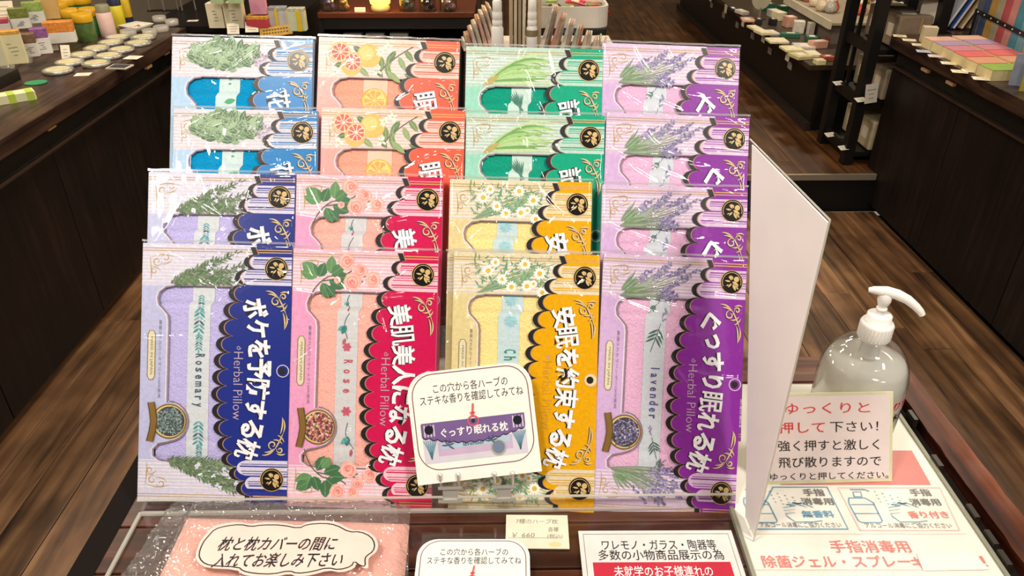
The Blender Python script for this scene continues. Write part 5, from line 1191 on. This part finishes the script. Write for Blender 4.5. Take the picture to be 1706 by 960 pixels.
# ---- black rack at the end of the right counter
rx = 1.565; ry0 = 3.235; ry1 = P(1379, 237, .171).y
o = empty('black_rack', (rx, (ry0+ry1)/2, .171), None, 'black metal rack with several tiers at the end of the right counter', 'rack'); L_ = ry1-ry0
for sy in (-1, 1):
    for X_ in (0, .26): MB().box((X_+.0, sy*L_/2, .62), (.045, .045, 1.24), BLACK).build('post', o, bevel=.002)
for z_ in (.05, .28, .5, .72): MB().box((.13, 0, z_), (.26, L_+.03, .022), BLACK).build('tier', o, bevel=.001); MB().box((0, 0, z_+.01), (.02, L_, .045), BLACK).build('tier_rail', o)
for z_ in (.39, .61): 
    for q in (-.12, .05): MB().box((.012, q, z_), (.014, .014, .2), BLACK).build('bar', o)
for k_, z_ in enumerate((.062, .292, .512)):
    for q in range(2):
        t = empty('kraft_bag', (rx+.15, (ry0+ry1)/2-.09+.17*q, .171+z_), (0, 0, 0), 'folded kraft paper parcel on the %s tier of the black rack, %s' % (['bottom', 'middle', 'third'][k_], ['near', 'far'][q]+' one'), 'parcel')
        MB().box((0, 0, .07), (.14, .13, .13), mat(['#b7a888', '#a3927a', '#8d7a66'][k_], .7, var=.1)).build('parcel', t, bevel=.006); MB().box((-.071, 0, .07), (.002, .05, .05), mat('#d8cdb6', .6)).build('label_patch', t)
for k_, (px, py, z_) in enumerate(((1386, 228, .24), (1409, 250, .24), (1400, 142, .47), (1437, 170, .47))):
    slip('white price tag on the black rack, '+['lowest left', 'lowest right', 'upper left', 'upper right'][k_], px, py, .05, .03, .171+(.075 if z_ < .3 else .305), .3, 20)
slip('white folded leaflet standing on the middle tier of the rack', 1450, 172, .07, .08, .171+.305, .4, 80, '#e6ded0', 'leaflet', 'leaflet')
# top tier: tray of pastel papers
t = empty('paper_tray', (rx+.12, (ry0+ry1)/2, .171+.735), (0, 0, 0), 'tray of pastel striped papers on the top tier of the black rack', 'paper tray')
for q in range(5): MB().box((-.01, -.14+q*.07, .012+.002*q), (.27, .066, .02), mat(['#e0a58a', '#d8c890', '#b9cc9c', '#e0b08c', '#d9b070'][q], .5)).build('paper', t, bevel=.001)
mb = MB(); mb.tube([(.06, -.15, .055), (.06, .17, .058)], .028, mat('#cfc8b0', .5), 12); mb.build('paper_roll', t)
t = empty('price_tag', (rx-.028, ry1-.04, .171+.68), None, 'cream price tag hanging from the top tier of the rack', 'price tag'); MB().box((0, 0, .028), (.002, .06, .055), PAPER).build('paper', t)

# ---- goods on the right counter
pads = [((1545, 84), '#d9ab98', 'salmon'), ((1562, 92), '#a78fb0', 'lilac'), ((1580, 101), '#c9808c', 'rose'), ((1598, 111), '#d96a6a', 'coral'), ((1618, 122), '#d39a78', 'peach'), ((1642, 134), '#8fb04e', 'green')]
YP = mat('#e2cf9c', .6)
for j, ((px, py), c_, nm) in enumerate(pads):
    for row in range(2):
        p = P(px, py, CT); X_ = p.x+.06+row*.112; q = empty('paper_pad', (X_, p.y+.035, CT), (0, 0, R(2)), 'thick %s paper pad in the %s row on the right counter' % (nm, ['front', 'rear'][row]), 'paper pad', 'paper pads on the right counter')
        hh = .034+.004*row; dyy = abs(P(pads[min(5, j+1)][0][0], pads[min(5, j+1)][0][1], CT).y-P(pads[max(0, j-1)][0][0], pads[max(0, j-1)][0][1], CT).y)/(2 if 0 < j < 5 else 1)
        MB().box((0, 0, hh/2), (.105, dyy*.9, hh), YP).build('sheets', q); MB().box((0, 0, hh+.001), (.106, dyy*.91, .002), mat(c_, .45, var=.08)).build('cover', q)
o = P(1500, 60, CT)
cardsR = [(1500, 62, '#e3d8b2', 'farthest'), (1516, 69, '#e7dcc0', 'second farthest'), (1532, 77, '#ddd2b0', 'third farthest'), (1540, 88, '#aab2c8', 'pale blue one'), (1560, 96, '#cfc3c0', 'pinkish one'), (1582, 108, '#e9e0bc', 'cream one before the rose pad'), (1600, 122, '#efe6c6', 'left of the nearest pair'), (1618, 121, '#eee6cc', 'right of the nearest pair'), (1636, 134, '#ece4ca', 'nearest the camera')]
for px, py, c_, lb in cardsR: slip('small card along the right counter edge, '+lb, px, py, .05, .042, CT+.002*(px > 1610), R(-18), 0, c_, 'shop_card', 'card', 'cards along the right counter edge')
# leaning books and upright colourful books
bk_ = [('#8e93a0', 'grey patterned', 1566, 52, 18), ('#3156a0', 'deep blue', 1576, 52, 18), ('#b08c5c', 'tan', 1586, 56, 16), ('#8d7048', 'ochre', 1592, 62, 24)]
for j, (c_, nm, px, py, tl_) in enumerate(bk_):
    p = P(px, py, CT); q = empty('leaning_book', (1.865+j*.034, 3.34, CT+.006), (0, R(26), R(4)), '%s thin book leaning over at the back of the right counter' % nm, 'book')
    MB().box((0, .0, .11), (.014, .14, .22), mat(c_, .45, var=.2, scale=20)).build('cover', q, bevel=.001); MB().box((0, .0, .11), (.009, .142, .212), PAPER).build('pages', q)
ub = [('#59606e', 'slate grey'), ('#3a4c6c', 'navy'), ('#b28b42', 'mustard'), ('#ada38a', 'beige'), ('#b8545a', 'brick pink'), ('#c98a84', 'salmon pink'), ('#4b8ea0', 'teal'), ('#6fa6b4', 'light teal'), ('#b0a790', 'stone'), ('#a3343f', 'dark red'), ('#c2566b', 'rose red')]
ub0 = P(1616, 60, CT); ub1 = P(1722, 122, CT); bdir = (ub1-ub0); bstep = bdir.length/10; bdir.normalize(); bang = math.atan2(bdir.y, bdir.x)
for j, (c_, nm) in enumerate(ub):
    p = P(1618+j*10.5, 66+j*7.0, CT); q = empty('upright_book', (p.x+.14, p.y+.09, CT), (0, 0, R(-24)), '%s spine of a tall book standing on the right counter' % nm, 'book')
    q.rotation_euler = (0, 0, bang); q.location = (ub0.x+bdir.x*bstep*j, ub0.y+bdir.y*bstep*j, CT)
    w2 = bstep*.93; MB().box((0, .07, .12), (w2, .13, .24), mat(c_, .5, var=.12, scale=25)).build('cover', q, bevel=.002); MB().box((0, .072, .12), (w2*.8, .13, .236), PAPER).build('pages', q)
p0_, p1_ = ub0, ub1
o = empty('book_strap', (p0_.x-.008, p0_.y+.0, CT), None, 'black studded rail running across the upright books', 'rail'); dv = Vector((p1_.x-p0_.x, p1_.y-p0_.y, 0)); L_ = dv.length
o.rotation_euler = (0, 0, math.atan2(dv.y, dv.x)); MB().box((L_/2, .0, .10), (L_, .006, .016), BLACK).build('rail', o)
for j in range(9): mb = MB(); mb.lathe([(.004, 0), (.003, .002), (.001, .003)], STEEL, 8); s3 = mb.build('stud', o, (L_*(j+.5)/9, -.003, .1)); s3.rotation_euler = (R(90), 0, 0)
for sx in (.02, .98): MB().box((L_*sx, .0, .05), (.012, .006, .1), BLACK).build('rail_leg', o)
# nearer blue-grey and olive books at the right edge
for j, (c_, nm, px, py) in enumerate((('#8a93a8', 'grey blue', 1688, 146), ('#a39c3a', 'olive yellow', 1706, 156))):
    p = P(px, py, CT); q = empty('notebook', (p.x+.03, p.y+.02, CT), (R(-6), 0, R(-20)), nm+' notebook standing at the right frame edge', 'notebook'); MB().box((0, .0, .05), (.06, .012, .10), mat(c_, .5, var=.1)).build('cover', q); MB().box((0, .001, .05), (.055, .009, .098), PAPER).build('pages', q)
# cream boxes behind the leaning books
for j, (px, py, yt, c_, nm) in enumerate(((1548, 72, 46, '#cdbf9e', 'cream carton'), (1523, 55, 30, '#b98f5c', 'orange label jar box'), (1510, 52, 22, '#c7c0b2', 'white box'))):
    bc_('stationery_box', nm+' standing at the far end of the right counter', 'box', px-11, px+11, py, yt, CT, .04, c_, R(-15))
for j, (px, yb_, c_, nm) in enumerate(((1545, 40, '#d5cdb8', 'white'), (1562, 34, '#b4bfd4', 'pale blue'))):
    bc_('paper_sheet_pack', nm+' pack of sheets leaning at the back of the right counter', 'pack', px-14, px+10, yb_, -30, CT+.03, .02, c_, R(-20), tilt=R(-8))
